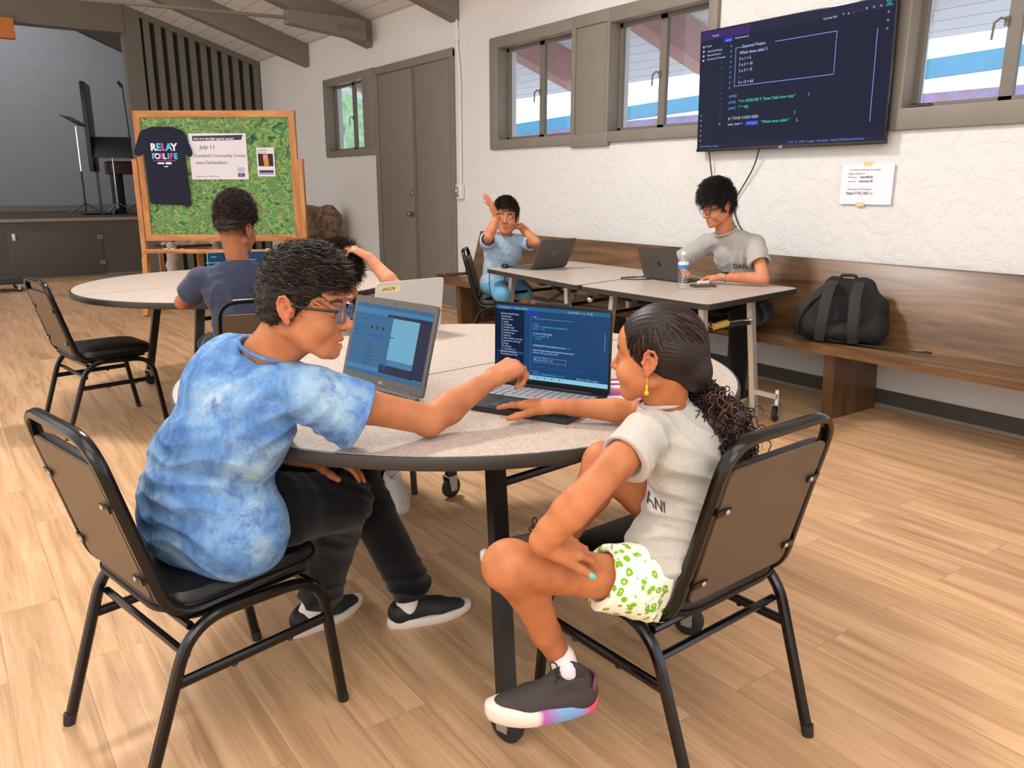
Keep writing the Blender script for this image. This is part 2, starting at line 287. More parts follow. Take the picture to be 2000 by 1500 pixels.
# ---------------------------------------------------------------- object helpers
def tag(o, label=None, cat=None, group=None, kind=None):
    if label: o['label'] = label
    if cat: o['category'] = cat
    if group: o['group'] = group
    if kind: o['kind'] = kind
    return o
def thing(name, label, cat, loc=(0, 0, 0), rz=0.0, group=None):
    o = bpy.data.objects.new(name, None); o.empty_display_size = 0.1; COL.objects.link(o)
    o.location = loc; o.rotation_euler = (0, 0, rz); return tag(o, label, cat, group)
class MB:
    """collects shapes and links them as ONE mesh object"""
    def __init__(s): s.v = []; s.f = []; s.m = []; s.sm = []; s.mats = []
    def mi(s, mat):
        if mat not in s.mats: s.mats.append(mat)
        return s.mats.index(mat)
    def add(s, vs, fs, mat, smooth=False, M=None):
        b = len(s.v); k = s.mi(mat)
        for p in vs: s.v.append(tuple(M @ Vector(p)) if M is not None else tuple(p))
        for f in fs: s.f.append([i + b for i in f]); s.m.append(k); s.sm.append(smooth)
        return s
    def box(s, c, d, mat, M=None, bev=0.0, rz=0.0):
        bm = bmesh.new(); bmesh.ops.create_cube(bm, size=1.0)
        for v in bm.verts: v.co = Vector((v.co.x * d[0], v.co.y * d[1], v.co.z * d[2]))
        if bev: bmesh.ops.bevel(bm, geom=bm.edges[:], offset=min(bev, min(d) * 0.45), segments=2, profile=0.6, affect='EDGES')
        T = Matrix.Translation(c) @ Matrix.Rotation(rz, 4, 'Z')
        if M is not None: T = M @ T
        bm.verts.index_update()
        s.add([T @ v.co for v in bm.verts], [[v.index for v in f.verts] for f in bm.faces], mat, bool(bev)); bm.free(); return s
    def box2(s, a, b, mat, M=None, bev=0.0):
        return s.box([(a[i] + b[i]) / 2 for i in range(3)], [abs(b[i] - a[i]) for i in range(3)], mat, M, bev)
    def tube(s, pts, r, mat, n=10, closed=False, M=None, sect=None, up=None):
        pts = [Vector(p) for p in pts]; N = len(pts); rs = r if isinstance(r, (list, tuple)) else [r] * N
        T = []
        for i in range(N):
            a = pts[(i - 1) % N] if closed or i > 0 else pts[0]; b = pts[(i + 1) % N] if closed or i < N - 1 else pts[-1]
            T.append((b - a).normalized())
        u = Vector(up) if up else (Vector((0, 0, 1)) if abs(T[0].z) < 0.9 else Vector((1, 0, 0)))
        u = (u - T[0] * u.dot(T[0])).normalized(); vs = []
        for i in range(N):
            u = (u - T[i] * u.dot(T[i])).normalized(); w = T[i].cross(u)
            for k in range(n):
                if sect: a, b = sect[k]; vs.append(pts[i] + u * (a * rs[i]) + w * (b * rs[i]))
                else:
                    a = 2 * PI * k / n; vs.append(pts[i] + (u * math.cos(a) + w * math.sin(a)) * rs[i])
        fs = []
        for i in range(N if closed else N - 1):
            j = (i + 1) % N
            for k in range(n):
                l = (k + 1) % n; fs.append([i * n + k, i * n + l, j * n + l, j * n + k])
        if not closed: fs.append(list(range(n))[::-1]); fs.append([(N - 1) * n + k for k in range(n)])
        return s.add(vs, fs, mat, True, M)
    def cyl(s, a, b, r, mat, n=20, M=None, r2=None): return s.tube([a, b], [r, r if r2 is None else r2], mat, n, M=M)
    def lathe(s, prof, mat, n=28, M=None, smooth=True):
        vs = []; fs = []
        for (r, z) in prof:
            for k in range(n): a = 2 * PI * k / n; vs.append((r * math.cos(a), r * math.sin(a), z))
        for i in range(len(prof) - 1):
            for k in range(n): l = (k + 1) % n; fs.append([i * n + k, i * n + l, (i + 1) * n + l, (i + 1) * n + k])
        fs.append(list(range(n))[::-1]); fs.append([(len(prof) - 1) * n + k for k in range(n)])
        return s.add(vs, fs, mat, smooth, M)
    def prism(s, poly, z0, z1, mat, M=None, smooth=False):
        n = len(poly); vs = [(x, y, z0) for x, y in poly] + [(x, y, z1) for x, y in poly]
        fs = [list(range(n))[::-1], list(range(n, 2 * n))] + [[i, (i + 1) % n, n + (i + 1) % n, n + i] for i in range(n)]
        return s.add(vs, fs, mat, smooth, M)
    def ell(s, c, r, mat, M=None, n=16):
        vs = []; fs = []; h = n // 2
        for i in range(h + 1):
            t = PI * i / h
            for k in range(n): a = 2 * PI * k / n; vs.append((c[0] + r[0] * math.sin(t) * math.cos(a), c[1] + r[1] * math.sin(t) * math.sin(a), c[2] + r[2] * math.cos(t)))
        for i in range(h):
            for k in range(n): l = (k + 1) % n; fs.append([i * n + k, (i + 1) * n + k, (i + 1) * n + l, i * n + l])
        return s.add(vs, fs, mat, True, M)
    def text(s, txt, size, mat, M, depth=0.0006, align='LEFT', shear=0.0, bold=0.0, xs=1.0):
        cu = bpy.data.curves.new('t', 'FONT'); cu.body = txt; cu.size = size; cu.extrude = depth; cu.align_x = align; cu.shear = shear; cu.offset = bold; cu.resolution_u = 2
        ob = bpy.data.objects.new('t', cu); COL.objects.link(ob); dg = bpy.context.evaluated_depsgraph_get(); dg.update()
        me = bpy.data.meshes.new_from_object(ob.evaluated_get(dg)); S = Matrix.Diagonal((xs, 1, 1, 1))
        s.add([v.co for v in me.vertices], [list(p.vertices) for p in me.polygons], mat, False, M @ S)
        bpy.data.objects.remove(ob); bpy.data.meshes.remove(me); bpy.data.curves.remove(cu); return s
    def build(s, name, parent=None, label=None, loc=None):
        me = bpy.data.meshes.new(name); me.from_pydata([tuple(v) for v in s.v], [], s.f)
        for m in s.mats: me.materials.append(MATS[m])
        me.polygons.foreach_set('material_index', s.m); me.polygons.foreach_set('use_smooth', s.sm)
        bm = bmesh.new(); bm.from_mesh(me); bmesh.ops.recalc_face_normals(bm, faces=bm.faces[:]) ; bm.to_mesh(me); bm.free()
        me.set_sharp_from_angle(angle=R(38)); me.update()
        o = bpy.data.objects.new(name, me); COL.objects.link(o)
        if parent is not None: o.parent = parent
        if loc: o.location = loc
        if label: o['label'] = label
        return o
def struct(name, mb): o = mb.build(name); o['kind'] = 'structure'; return o
def copy_tree(o, parent=None):
    c = o.copy(); COL.objects.link(c)
    if parent is not None: c.parent = parent
    for ch in [x for x in COL.objects if x.parent == o]: copy_tree(ch, c)
    return c
def arc(c, r, a0, a1, n, plane='xy'):
    out = []
    for i in range(n + 1):
        a = a0 + (a1 - a0) * i / n; x, y = r * math.cos(a), r * math.sin(a)
        out.append({'xy': (c[0] + x, c[1] + y, c[2]), 'xz': (c[0] + x, c[1], c[2] + y), 'yz': (c[0], c[1] + x, c[2] + y)}[plane])
    return out
def fillet(pts, r, n=6, closed=False):
    """polyline with rounded corners"""
    P = [Vector(p) for p in pts]; out = []; N = len(P)
    rr = r if isinstance(r, (list, tuple)) else [r] * N
    for i in range(N):
        if not closed and i in (0, N - 1): out.append(P[i]); continue
        a, b, c = P[i - 1], P[i], P[(i + 1) % N]; u = (a - b); w = (c - b); d = min(rr[i], u.length * 0.49, w.length * 0.49)
        p0 = b + u.normalized() * d; p1 = b + w.normalized() * d
        for k in range(n + 1): t = k / n; out.append(p0 * (1 - t) ** 2 + b * 2 * t * (1 - t) + p1 * t * t)
    return out
def basis(x, y, z, o): # columns
    M = Matrix.Identity(4)
    for i, a in enumerate((x, y, z)):
        for j in range(3): M[j][i] = a[j]
    for j in range(3): M[j][3] = o[j]
    return M
def frame_from(origin, xdir, up=(0, 0, 1)):
    x = Vector(xdir).normalized(); u = Vector(up); z = (u - x * u.dot(x)).normalized(); y = z.cross(x); return basis(x, y, z, origin)
SQ = [(1, 1), (1, -1), (-1, -1), (-1, 1)]
def rrect(w, d, r, n=5, cx=0, cy=0):
    out = []
    for sx, sy, a in ((1, 1, 0), (-1, 1, 90), (-1, -1, 180), (1, -1, 270)):
        for k in range(n + 1): t = R(a + 90 * k / n); out.append((cx + sx * (w / 2 - r) + r * math.cos(t), cy + sy * (d / 2 - r) + r * math.sin(t)))
    return out
# ---------------------------------------------------------------- the room
WX = 4.78          # inner face of the window wall
YE = 13.8          # stage front and slatted end wall
def ceil_z(x): return 3.33 + (WX - x) * 0.32
fl = MB(); fl.add([(-7, -4, 0), (WX + .2, -4, 0), (WX + .2, YE + .1, 0), (-7, YE + .1, 0)], [[0, 1, 2, 3]], 'floor_planks'); struct('floor', fl)

OPEN = [(9.93, 11.08, 1.83, 2.70), (4.21, 5.26, 1.80, 2.66), (5.74, 6.88, 1.80, 2.67), (1.42, 2.70, 1.80, 2.68), (0.0, 1.05, 1.80, 2.68)]
def wall_with_openings():
    b = MB(); ys = sorted(set([-2.0, YE] + [o[0] for o in OPEN] + [o[1] for o in OPEN]))
    for y0, y1 in zip(ys[:-1], ys[1:]):
        op = [o for o in OPEN if o[0] <= y0 + 1e-6 and o[1] >= y1 - 1e-6]
        spans = [(0, 3.36)] if not op else [(0, op[0][2]), (op[0][3], 3.36)]
        for z0, z1 in spans: b.box2((WX, y0, z0), (WX + .2, y1, z1), 'white_stucco')
    return b
struct('wall_right', wall_with_openings())
cl = MB()
cl.add([(WX + .2, -2, ceil_z(WX + .2)), (WX + .2, YE + .1, ceil_z(WX + .2)), (-1.0, YE + .1, ceil_z(-1.0)), (-1.0, -2, ceil_z(-1.0)),
        (WX + .2, -2, ceil_z(WX + .2) + .12), (WX + .2, YE + .1, ceil_z(WX + .2) + .12), (-1.0, YE + .1, ceil_z(-1.0) + .12), (-1.0, -2, ceil_z(-1.0) + .12)],
       [[0, 1, 2, 3], [7, 6, 5, 4], [0, 4, 5, 1], [1, 5, 6, 2], [2, 6, 7, 3], [3, 7, 4, 0]], 'ceiling_boards'); struct('ceiling', cl)
bb = MB(); bb.box2((WX - .016, 9.62, 0), (WX, YE, .105), 'taupe_dark'); bb.box2((WX - .016, -2, 0), (WX, 7.72, .105), 'taupe_dark')
bb.box2((WX - .034, 9.62, 0), (WX - .014, YE, .02), 'taupe_trim'); bb.box2((WX - .034, -2, 0), (WX - .014, 7.72, .02), 'stage_nosing'); struct('baseboard_right', bb)

# rafters: one by one, they die into the window wall
def rafter(y, w=.17, d=.30):
    b = MB(); x0, x1 = -1.0, WX + .02
    vs = []
    for x in (x0, x1):
        for yy in (y - w / 2, y + w / 2):
            for dz in (-d, 0.03): vs.append((x, yy, ceil_z(x) + dz))
    b.add(vs, [[0, 1, 3, 2], [4, 6, 7, 5], [0, 4, 5, 1], [2, 3, 7, 6], [0, 2, 6, 4], [1, 5, 7, 3]], 'taupe_paint'); return b
for i, y in enumerate((11.77, 9.73, 7.70, 5.66, 3.60)):
    o = struct('trim_%d' % (i + 1), rafter(y)); 
# tie rod running to a bolted timber cleat on the second rafter
cleat = thing('rafter_tie', 'grey steel tie rod with bolted timber cleat on the rafter above the double door', 'tie rod', (4.2, 9.63, 3.2))
def rel(o, p): return (p[0] - o.location.x, p[1] - o.location.y, p[2] - o.location.z)
b = MB(); b.tube([rel(cleat, (-1.0, 9.56, 3.10)), rel(cleat, (3.72, 9.56, 3.235))], .02, 'taupe_paint', 10); b.build('tie_rod', cleat)
b = MB(); b.add([rel(cleat, p) for p in [(3.66, 9.49, 3.17), (4.62, 9.49, 3.07), (4.62, 9.49, 3.27), (4.5, 9.49, 3.31), (3.66, 9.49, 3.31), (3.66, 9.645, 3.17), (4.62, 9.645, 3.07), (4.62, 9.645, 3.27), (4.5, 9.645, 3.31), (3.66, 9.645, 3.31)]],
    [[0, 1, 2, 3, 4], [9, 8, 7, 6, 5], [0, 5, 6, 1], [1, 6, 7, 2], [2, 7, 8, 3], [3, 8, 9, 4], [4, 9, 5, 0]], 'taupe_paint'); b.build('cleat', cleat)
for x in (4.28, 4.4, 4.52):
    b = MB(); b.cyl(rel(cleat, (x, 9.49, 3.2)), rel(cleat, (x, 9.472, 3.2)), .042, 'taupe_paint', 14); b.cyl(rel(cleat, (x, 9.475, 3.2)), rel(cleat, (x, 9.455, 3.2)), .018, 'taupe_trim', 6); b.build('bolt', cleat)

# ---- windows: outer trim, painted panel between, steel casements, panes, catches
def window(n, y0, y1, z0, z1, mull, trim, handle=None):
    """y0..y1 opening; trim = (y0, y1, z0, z1) of the timber surround"""
    w = bpy.data.objects.new('window_%d' % n, None); COL.objects.link(w); w['kind'] = 'structure'; w.location = (WX, (y0 + y1) / 2, z0)
    L = lambda x, y, z: (x - WX, y - (y0 + y1) / 2, z - z0)
    a0, a1, c0, c1 = trim; b = MB(); X0, X1 = WX - .035, WX + .13; e = .005
    b.box2(L(X0, a0, c0), L(X1, a1, z0 + e), 'taupe_paint', bev=.012); b.box2(L(X0, a0, z1 - e), L(X1, a1, c1), 'taupe_paint', bev=.012)
    b.box2(L(X0, a0, z0 - .01), L(X1, y0 + e, z1 + .01), 'taupe_paint', bev=.01); b.box2(L(X0, y1 - e, z0 - .01), L(X1, a1, z1 + .01), 'taupe_paint', bev=.01); b.build('window_frame', w)
    s = .035; x0, x1 = WX + .085, WX + .12; b = MB()
    cells = []; ys = [y0] + list(mull) + [y1]
    for q0, q1 in zip(ys[:-1], ys[1:]):
        b.box2(L(x0, q0, z0), L(x1, q0 + s, z1), 'taupe_trim'); b.box2(L(x0, q1 - s, z0), L(x1, q1, z1), 'taupe_trim')
        b.box2(L(x0, q0, z0), L(x1, q1, z0 + s), 'taupe_trim'); b.box2(L(x0, q0, z1 - s), L(x1, q1, z1), 'taupe_trim'); cells.append((q0 + s, q1 - s))
    b.build('casement', w)
    for q0, q1 in cells:
        p = MB(); p.box2(L(x0 + .014, q0, z0 + s), L(x0 + .018, q1, z1 - s), 'window_glass'); p.build('pane', w)
    for m in (handle or []):
        h = MB(); h.box(L(x0 - .006, m, z0 + .42), (.014, .022, .05), 'taupe_trim', bev=.003)
        h.tube([L(x0 - .02, m, z0 + .43), L(x0 - .035, m + .02, z0 + .435), L(x0 - .035, m + .05, z0 + .415), L(x0 - .035, m + .055, z0 + .33)], .007, 'taupe_trim', 8); h.build('catch', w)
    return w
window(1, 9.93, 11.08, 1.83, 2.70, [10.45], (9.60, 11.19, 1.75, 2.79), [10.47])
window(2, 5.74, 6.88, 1.80, 2.67, [6.31], (5.69, 7.02, 1.715, 2.77), [6.33])
window(3, 4.21, 5.26, 1.80, 2.66, [4.76], (4.13, 5.30, 1.715, 2.77), [4.78])
window(4, 1.42, 2.70, 1.80, 2.68, [2.18], (1.38, 2.79, 1.68, 2.77), [2.22])
window(5, 0.0, 1.05, 1.80, 2.68, [0.5], (-.08, 1.10, 1.68, 2.77))
b = MB(); b.box2((WX - .02, 5.29, 1.715), (WX + .002, 5.70, 2.77), 'taupe_paint', bev=.006); b.box2((WX - .036, 5.25, 1.69), (WX - .001, 5.75, 1.80), 'taupe_paint', bev=.01); b.box2((WX - .036, 5.25, 2.67), (WX - .001, 5.75, 2.77), 'taupe_paint', bev=.01)
b.box2((WX - .02, 1.09, 1.68), (WX + .002, 1.39, 2.77), 'taupe_paint', bev=.006); struct('trim_6', b)
mk = MB(); mk.tube([(WX - .01, 2.66, 1.812), (WX - .005, 2.53, 1.812)], .011, 'black_plastic', 12); tag(mk.build('marker_pen'), 'black marker pen lying on the window sill right of the television', 'pen')

# ---- tall double door
dr = bpy.data.objects.new('door_1', None); COL.objects.link(dr); dr['kind'] = 'structure'; dr.location = (WX, 8.66, 0)
L = lambda x, y, z: (x - WX, y - 8.66, z)
b = MB(); b.box2(L(WX - .03, 9.52, 0), L(WX, 9.62, 2.77), 'taupe_paint', bev=.006); b.box2(L(WX - .03, 7.72, 0), L(WX, 7.80, 2.77), 'taupe_paint', bev=.006); b.box2(L(WX - .035, 7.72, 2.69), L(WX, 9.62, 2.78), 'taupe_paint', bev=.006); b.build('door_frame', dr)
for y0, y1 in ((7.80, 8.655), (8.665, 9.52)):
    b = MB(); b.box2(L(WX - .012, y0, .01), L(WX, y1, 2.69), 'taupe_paint', bev=.004); b.build('door_leaf', dr)
b = MB(); b.box2(L(WX - .024, 8.59, .01), L(WX - .011, 8.625, 2.69), 'taupe_trim', bev=.004); b.build('astragal', dr)
b = MB(); M = Matrix.Translation(L(WX - .012, 8.72, 1.03)) @ Matrix.Rotation(R(-90), 4, 'Y')
b.lathe([(.034, 0), (.034, .008), (.013, .012), (.012, .035), (.027, .045), (.03, .06), (.02, .072), (0.001, .074)], 'brass', 20, M); b.build('door_knob', dr)
b = MB(); M = Matrix.Translation(L(WX - .012, 8.72, 1.27)) @ Matrix.Rotation(R(-90), 4, 'Y')
b.lathe([(.03, 0), (.03, .01), (.02, .02), (.001, .021)], 'brass', 20, M); b.build('deadbolt', dr)

# ---- conduit with switch box on the white wall
cd = thing('conduit', 'white conduit running down the wall right of the tall door to a switch box', 'conduit', (WX - .02, 7.62, 1.3))
b = MB(); b.tube(fillet([(0, .02, 1.74), (0, .02, 1.5), (0, -.03, 1.2), (0, -.02, .09)], .2, 6), .011, 'white_plastic', 10); b.build('pipe', cd)
b = MB(); b.box((0, .02, 1.60), (.035, .05, .12), 'white_plastic', bev=.006); b.build('junction_box', cd)
b = MB(); b.box((-.01, -.01, 0), (.05, .10, .15), 'white_plastic', bev=.006); b.build('wall_box', cd)
b = MB(); b.box((-.04, .005, 0), (.012, .06, .115), 'zinc', bev=.004); b.box((-.05, .005, .01), (.012, .012, .03), 'white_plastic', bev=.002); b.build('cover_plate', cd)

# ---- slatted end wall and stage
b = MB(); b.box2((2.98, YE + .10, 0), (WX + .2, YE + .2, 3.95), 'stage_backing')
n = 11; p = (WX - 2.98) / n
for i in range(n): x = 2.98 + p * (i + .32); b.box2((x, YE + .0, 0), (x + p * .56, YE + .11, ceil_z(x + .1) - .03), 'slat_paint')
b.add([(2.98, YE - .02, ceil_z(2.98) - .09), (WX, YE - .02, ceil_z(WX) - .09), (WX, YE - .02, ceil_z(WX)), (2.98, YE - .02, ceil_z(2.98)), (2.98, YE + .1, ceil_z(2.98) - .09), (WX, YE + .1, ceil_z(WX) - .09), (WX, YE + .1, ceil_z(WX)), (2.98, YE + .1, ceil_z(2.98))], [[0, 1, 2, 3], [4, 7, 6, 5], [0, 4, 5, 1]], 'slat_paint')
struct('wall_far', b)
b = MB(); b.box2((2.74, YE - .02, 0), (2.99, YE + .2, 4.0), 'slat_paint'); struct('trim_7', b)
b = MB(); b.box2((-5, YE - .03, 3.57), (2.76, YE + .22, 5.4), 'taupe_trim'); struct('trim_8', b)
b = MB(); b.box2((-5, YE, 0), (2.75, YE + .1, .85), 'taupe_dark'); b.box2((-5, YE, .845), (5.5, 18.05, .885), 'stage_carpet'); b.box2((-5, YE - .03, .845), (2.75, YE + .02, .89), 'stage_nosing', bev=.01); b.box2((-5, YE - .015, 0), (2.75, YE, .05), 'taupe_trim'); struct('trim_9', b)
b = MB(); b.box2((-5, 18.0, .88), (5.6, 18.1, 5.6), 'stage_wall'); b.box2((-5, 17.98, .885), (5.6, 18.0, 1.0), 'taupe_trim'); struct('wall_stage', b)
b = MB(); b.add([(1.95, 15, 3.9), (3.45, 15, 3.28), (3.45, 15, 4.6), (1.95, 15, 4.6), (1.95, 15.15, 3.9), (3.45, 15.15, 3.28), (3.45, 15.15, 4.6), (1.95, 15.15, 4.6)], [[0, 1, 2, 3], [7, 6, 5, 4], [0, 4, 5, 1], [1, 5, 6, 2], [0, 3, 7, 4]], 'taupe_dark'); struct('trim_10', b)
b = MB(); b.box2((-5, YE + .15, 5.3), (5.6, 18.1, 5.4), 'stage_wall'); b.box2((4.0, YE + .2, .88), (4.1, 18.1, 5.4), 'stage_wall'); struct('trim_11', b)
hd = thing('stage_hatch', 'taupe storage hatch with latch set in the front of the stage', 'hatch', (1.5, YE, .38))
b = MB(); b.box2((-.62, -.022, -.345), (.62, .0, .345), 'taupe_dark', bev=.004); b.build('hatch_panel', hd)
b = MB(); b.box((-.53, -.03, .25), (.05, .02, .11), 'zinc', bev=.006); b.box((-.53, -.045, .25), (.02, .02, .07), 'white_plastic', bev=.004); b.build('latch', hd)
for z in (.22, -.16): b = MB(); b.box((.60, -.03, z), (.08, .018, .07), 'taupe_trim', bev=.004); b.build('hinge', hd)
b = MB(); b.box2((.55, YE - .18, 3.33), (1.33, YE - .05, 3.60), 'painted_orange', bev=.01); tag(b.build('orange_panel'), 'orange wooden panel fixed under the beam above the stage', 'panel')

# ---- outside, seen through the windows
b = MB(); vs = []
for x, dz in ((WX + .2, 0), (7.15, 0), (7.15, .1), (WX + .2, .1)):
    for y in (-3, 13.4): vs.append((x, y, 3.33 - (x - WX) * .32 + dz))
b.add(vs, [[0, 1, 3, 2], [2, 3, 5, 4], [4, 5, 7, 6], [6, 7, 1, 0]], 'porch_boards'); struct('trim_12', b)
for i, y in enumerate((1.85, 3.75, 5.70, 7.65, 9.6, 11.6)):
    b = MB(); vs = []
    for yy in (y - .1, y + .1):
        vs += [(WX + .2, yy, 3.27), (6.55, yy, 2.76), (6.75, yy, 2.69), (6.72, yy, 2.52), (6.58, yy, 2.42), (6.4, yy, 2.44), (WX + .2, yy, 2.92)]
    b.add(vs, [list(range(7)), list(range(13, 6, -1))] + [[k, (k + 1) % 7, 7 + (k + 1) % 7, 7 + k] for k in range(7)], 'porch_beam'); struct('trim_%d' % (13 + i), b)
b = MB(); b.add([(5, -6, -.15), (30, -6, -.15), (30, 45, -.15), (5, 45, -.15)], [[0, 1, 2, 3]], 'porch_ground'); struct('trim_19', b)
nb = thing('neighbouring_building', 'low stone building with bright blue fascia seen through the windows', 'building', (9.6, 8, -.15))
b = MB(); b.box2((0, -9, 0), (3, 9, 2.55), 'stone_wall'); b.build('building_wall', nb)
b = MB(); vs = []
for x in (-.35, -.25):
    for y, z in ((-9, 3.05), (9, 2.52)): vs += [(x, y, z), (x, y, z - .2)]
b.add(vs, [[0, 1, 3, 2], [4, 6, 7, 5], [0, 2, 6, 4], [1, 5, 7, 3]], 'porch_fascia'); b.build('fascia', nb)
# ---------------------------------------------------------------- television, notice, pew
def wallbasis(x, y, z, tilt=0):   # text frame on the window wall: reading direction is -Y, up is Z
    return basis(Vector((0, -1, 0)), Vector((0, 0, 1)), Vector((-1, 0, 0)), (x, y, z))
TW, TH = 1.467, .826
tv = thing('television', 'large wall-mounted television showing lines of code on a dark blue screen', 'television', (4.70, 3.478, 1.603))
M0 = basis(Vector((0, -1, 0)), Vector((-.03, 0, 1)).normalized(), Vector((-1, 0, -.03)).normalized(), (0, 0, 0))
b = MB(); b.box((0, TH / 2, -.015), (TW, TH, .03), 'black_gloss', M0, bev=.004); b.box((0, .012, .002), (TW, .02, .008), 'logo_dark', M0, bev=.002); b.build('tv_body', tv)
b = MB(); b.box((0, TH / 2 + .012, .0012), (TW - .022, TH - .04, .002), 'screen_navy', M0); b.build('screen', tv)
b = MB(); b.box((0, .40, -.045), (.35, .25, .05), 'black_plastic', M0); b.build('wall_bracket', tv)
SX, SY = -(TW - .022) / 2, TH - .012
Z3 = .0026
def T(b, x, y, txt, size, mat, **k): b.text(txt, size, mat, M0 @ Matrix.Translation((SX + x, SY - y, Z3)), .0002, **k)
def Rr(b, x, y, w, h, mat, z=0): b.box((SX + x + w / 2, SY - y - h / 2, Z3 - .0004 + z), (w, h, .0008), mat, M0)
b = MB()
Rr(b, 0, 0, .42, .055, 'glow_purple'); Rr(b, .42, 0, 1.02, .055, 'screen_indigo'); Rr(b, 0, .762, 1.445, .026, 'screen_indigo')
Rr(b, .205, .06, .075, .028, 'glow_tab'); T(b, .22, .081, 'main.py', .016, 'glow_white'); T(b, .30, .078, 'HomeworkIs.md', .017, 'glow_white')
T(b, .10, .038, 'Variable', .018, 'glow_white'); T(b, .045, .10, 'Project', .018, 'glow_white')
for i, t in enumerate(('PycharmVarProject', 'External Libraries', 'Scratches and Consoles')): T(b, .06, .135 + i * .026, t, .017, 'glow_white')
for i in range(4): Rr(b, .018, .09 + i * .03, .014, .012, 'glow_white')
for i in range(6): T(b, .016, .565 + i * .035, 'o', .022, 'glow_white')
x0 = .31; Rr(b, x0, .135, .05, .004, 'glow_line'); T(b, x0 + .055, .142, 'Expected Output', .027, 'glow_white'); Rr(b, x0 + .32, .135, .45, .004, 'glow_line'); Rr(b, x0 + .77, .135, .004, .05, 'glow_line')
Rr(b, x0 + .768, .19, .004, .19, 'glow_line'); Rr(b, x0, .135, .004, .25, 'glow_line'); Rr(b, x0, .383, .77, .004, 'glow_line')
for i, t in enumerate(('Which times table? 5', '5 x 1 = 5', '5 x 2 = 10', '5 x 3 = 15', '...', '5 x 12 = 60')): T(b, x0 + .035, .182 + i * .038, t, .027, 'glow_white')
for i in range(9): T(b, x0 - .045, .125 + i * .034, '#', .022, 'glow_blue')
for i in range(16): T(b, x0 - .125, .125 + i * .034, str(6 + i), .02, 'glow_white' if i == 15 else 'glow_dim')
T(b, x0 - .04, .455, 'print()', .026, 'glow_blue'); T(b, x0 - .04, .495, 'print(', .026, 'glow_blue'); T(b, x0 + .043, .495, '">>> EXERCISE 7: Times Table from User"', .026, 'glow_green'); T(b, x0 + .60, .495, ')', .026, 'glow_white')
T(b, x0 - .04, .535, 'print(', .026, 'glow_blue'); T(b, x0 + .043, .535, '"-" * 40)', .026, 'glow_green')
T(b, x0 - .04, .605, '# \\ YOUR CODE HERE:', .026, 'glow_white'); T(b, x0 - .04, .643, 'user_num = ', .026, 'glow_white'); Rr(b, x0 + .115, .622, .10, .03, 'glow_tab'); T(b, x0 + .12, .643, 'int(input(', .026, 'glow_blue'); T(b, x0 + .245, .643, '"Which times table? "', .026, 'glow_green'); T(b, x0 + .52, .643, ')_', .026, 'glow_white')
T(b, x0 + .50, .60, 'I', .03, 'glow_white')
T(b, .78, .782, '21:16   LF   UTF-8   4 spaces   Tyno Rule.in   Python 3.8 (PyCharmVarProject)', .017, 'glow_blue'); T(b, .02, .782, 'PycharmVarProject > main.py', .014, 'glow_blue')
Rr(b, 1.345, .16, .004, .52, 'glow_line')
T(b, .98, .06, 'Current File', .019, 'glow_white'); 
for i in range(3): T(b, 1.11 + i * .035, .055, '>o:'[i], .024, 'glow_white')
for i in range(3): T(b, 1.26 + i * .045, .045, 'o', .026, 'glow_white')
Rr(b, 1.385, .018, .045, .004, 'glow_green'); Rr(b, 1.385, .042, .045, .004, 'glow_green'); T(b, 1.392, .038, 'trial', .017, 'glow_green')
for i in range(3): T(b, 1.40, .085 + i * .045, 'o', .024, 'glow_white')
b.build('screen_text', tv)
b = MB(); b.text('LG', .022, 'print_white', M0 @ Matrix.Translation((-.012, .004, .0068)), .0004); b.build('maker_badge', tv)
for nm, lab, pts in (('power_cable', 'thin black cable hanging from the left end of the television', [(4.72, 4.12, 1.64), (4.745, 4.11, 1.5), (4.76, 4.10, 1.40), (4.765, 3.95, 1.2), (4.77, 3.80, .95)]),
                     ('video_cable', 'black cable slanting down the wall from the television behind the seated man in grey', [(4.72, 3.66, 1.64), (4.75, 3.72, 1.49), (4.765, 3.90, 1.24), (4.77, 3.86, 1.10), (4.77, 3.74, .99), (4.765, 3.7, .93)])):
    b = MB(); b.tube(fillet(pts, .08, 5), .0045, 'cable_black', 8); tag(b.build(nm), lab, 'cable')
pp = thing('paper_notice', 'white paper notice with connection instructions taped on the wall under the television', 'notice', (WX - .016, 2.876, 1.37))
P0 = basis(Vector((0, -1, 0)), Vector((0, 0, 1)), Vector((-1, 0, 0)), (0, 0, 0))
b = MB(); b.box((0, 0, 0), (.345, .245, .003), 'paper_white', P0); b.build('sheet', pp)
for i, (t, s, x, y) in enumerate((('To connect with the Curriculum,', .0155, -.12, .082), ('please connect to', .0155, -.125, .060), ('WiFi name -', .013, -.125, .038), ('stem4kids', .021, -.045, .037), ('Password -', .013, -.125, .013), ('summer18', .021, -.05, .012), ('Then type in the Browser -', .0155, -.125, -.035), ('https://192.168.1.1', .024, -.13, -.062))):
    b = MB(); b.text(t, s, 'ink', P0 @ Matrix.Translation((x, y, .002)), .0003, bold=.0004 if s > .02 else 0); b.build('text_line', pp)
for y in (.122, -.122): b = MB(); b.box((-.0 if y > 0 else -.03, y, .002), (.055, .026, .001), 'masking_tape', P0); b.build('tape', pp)

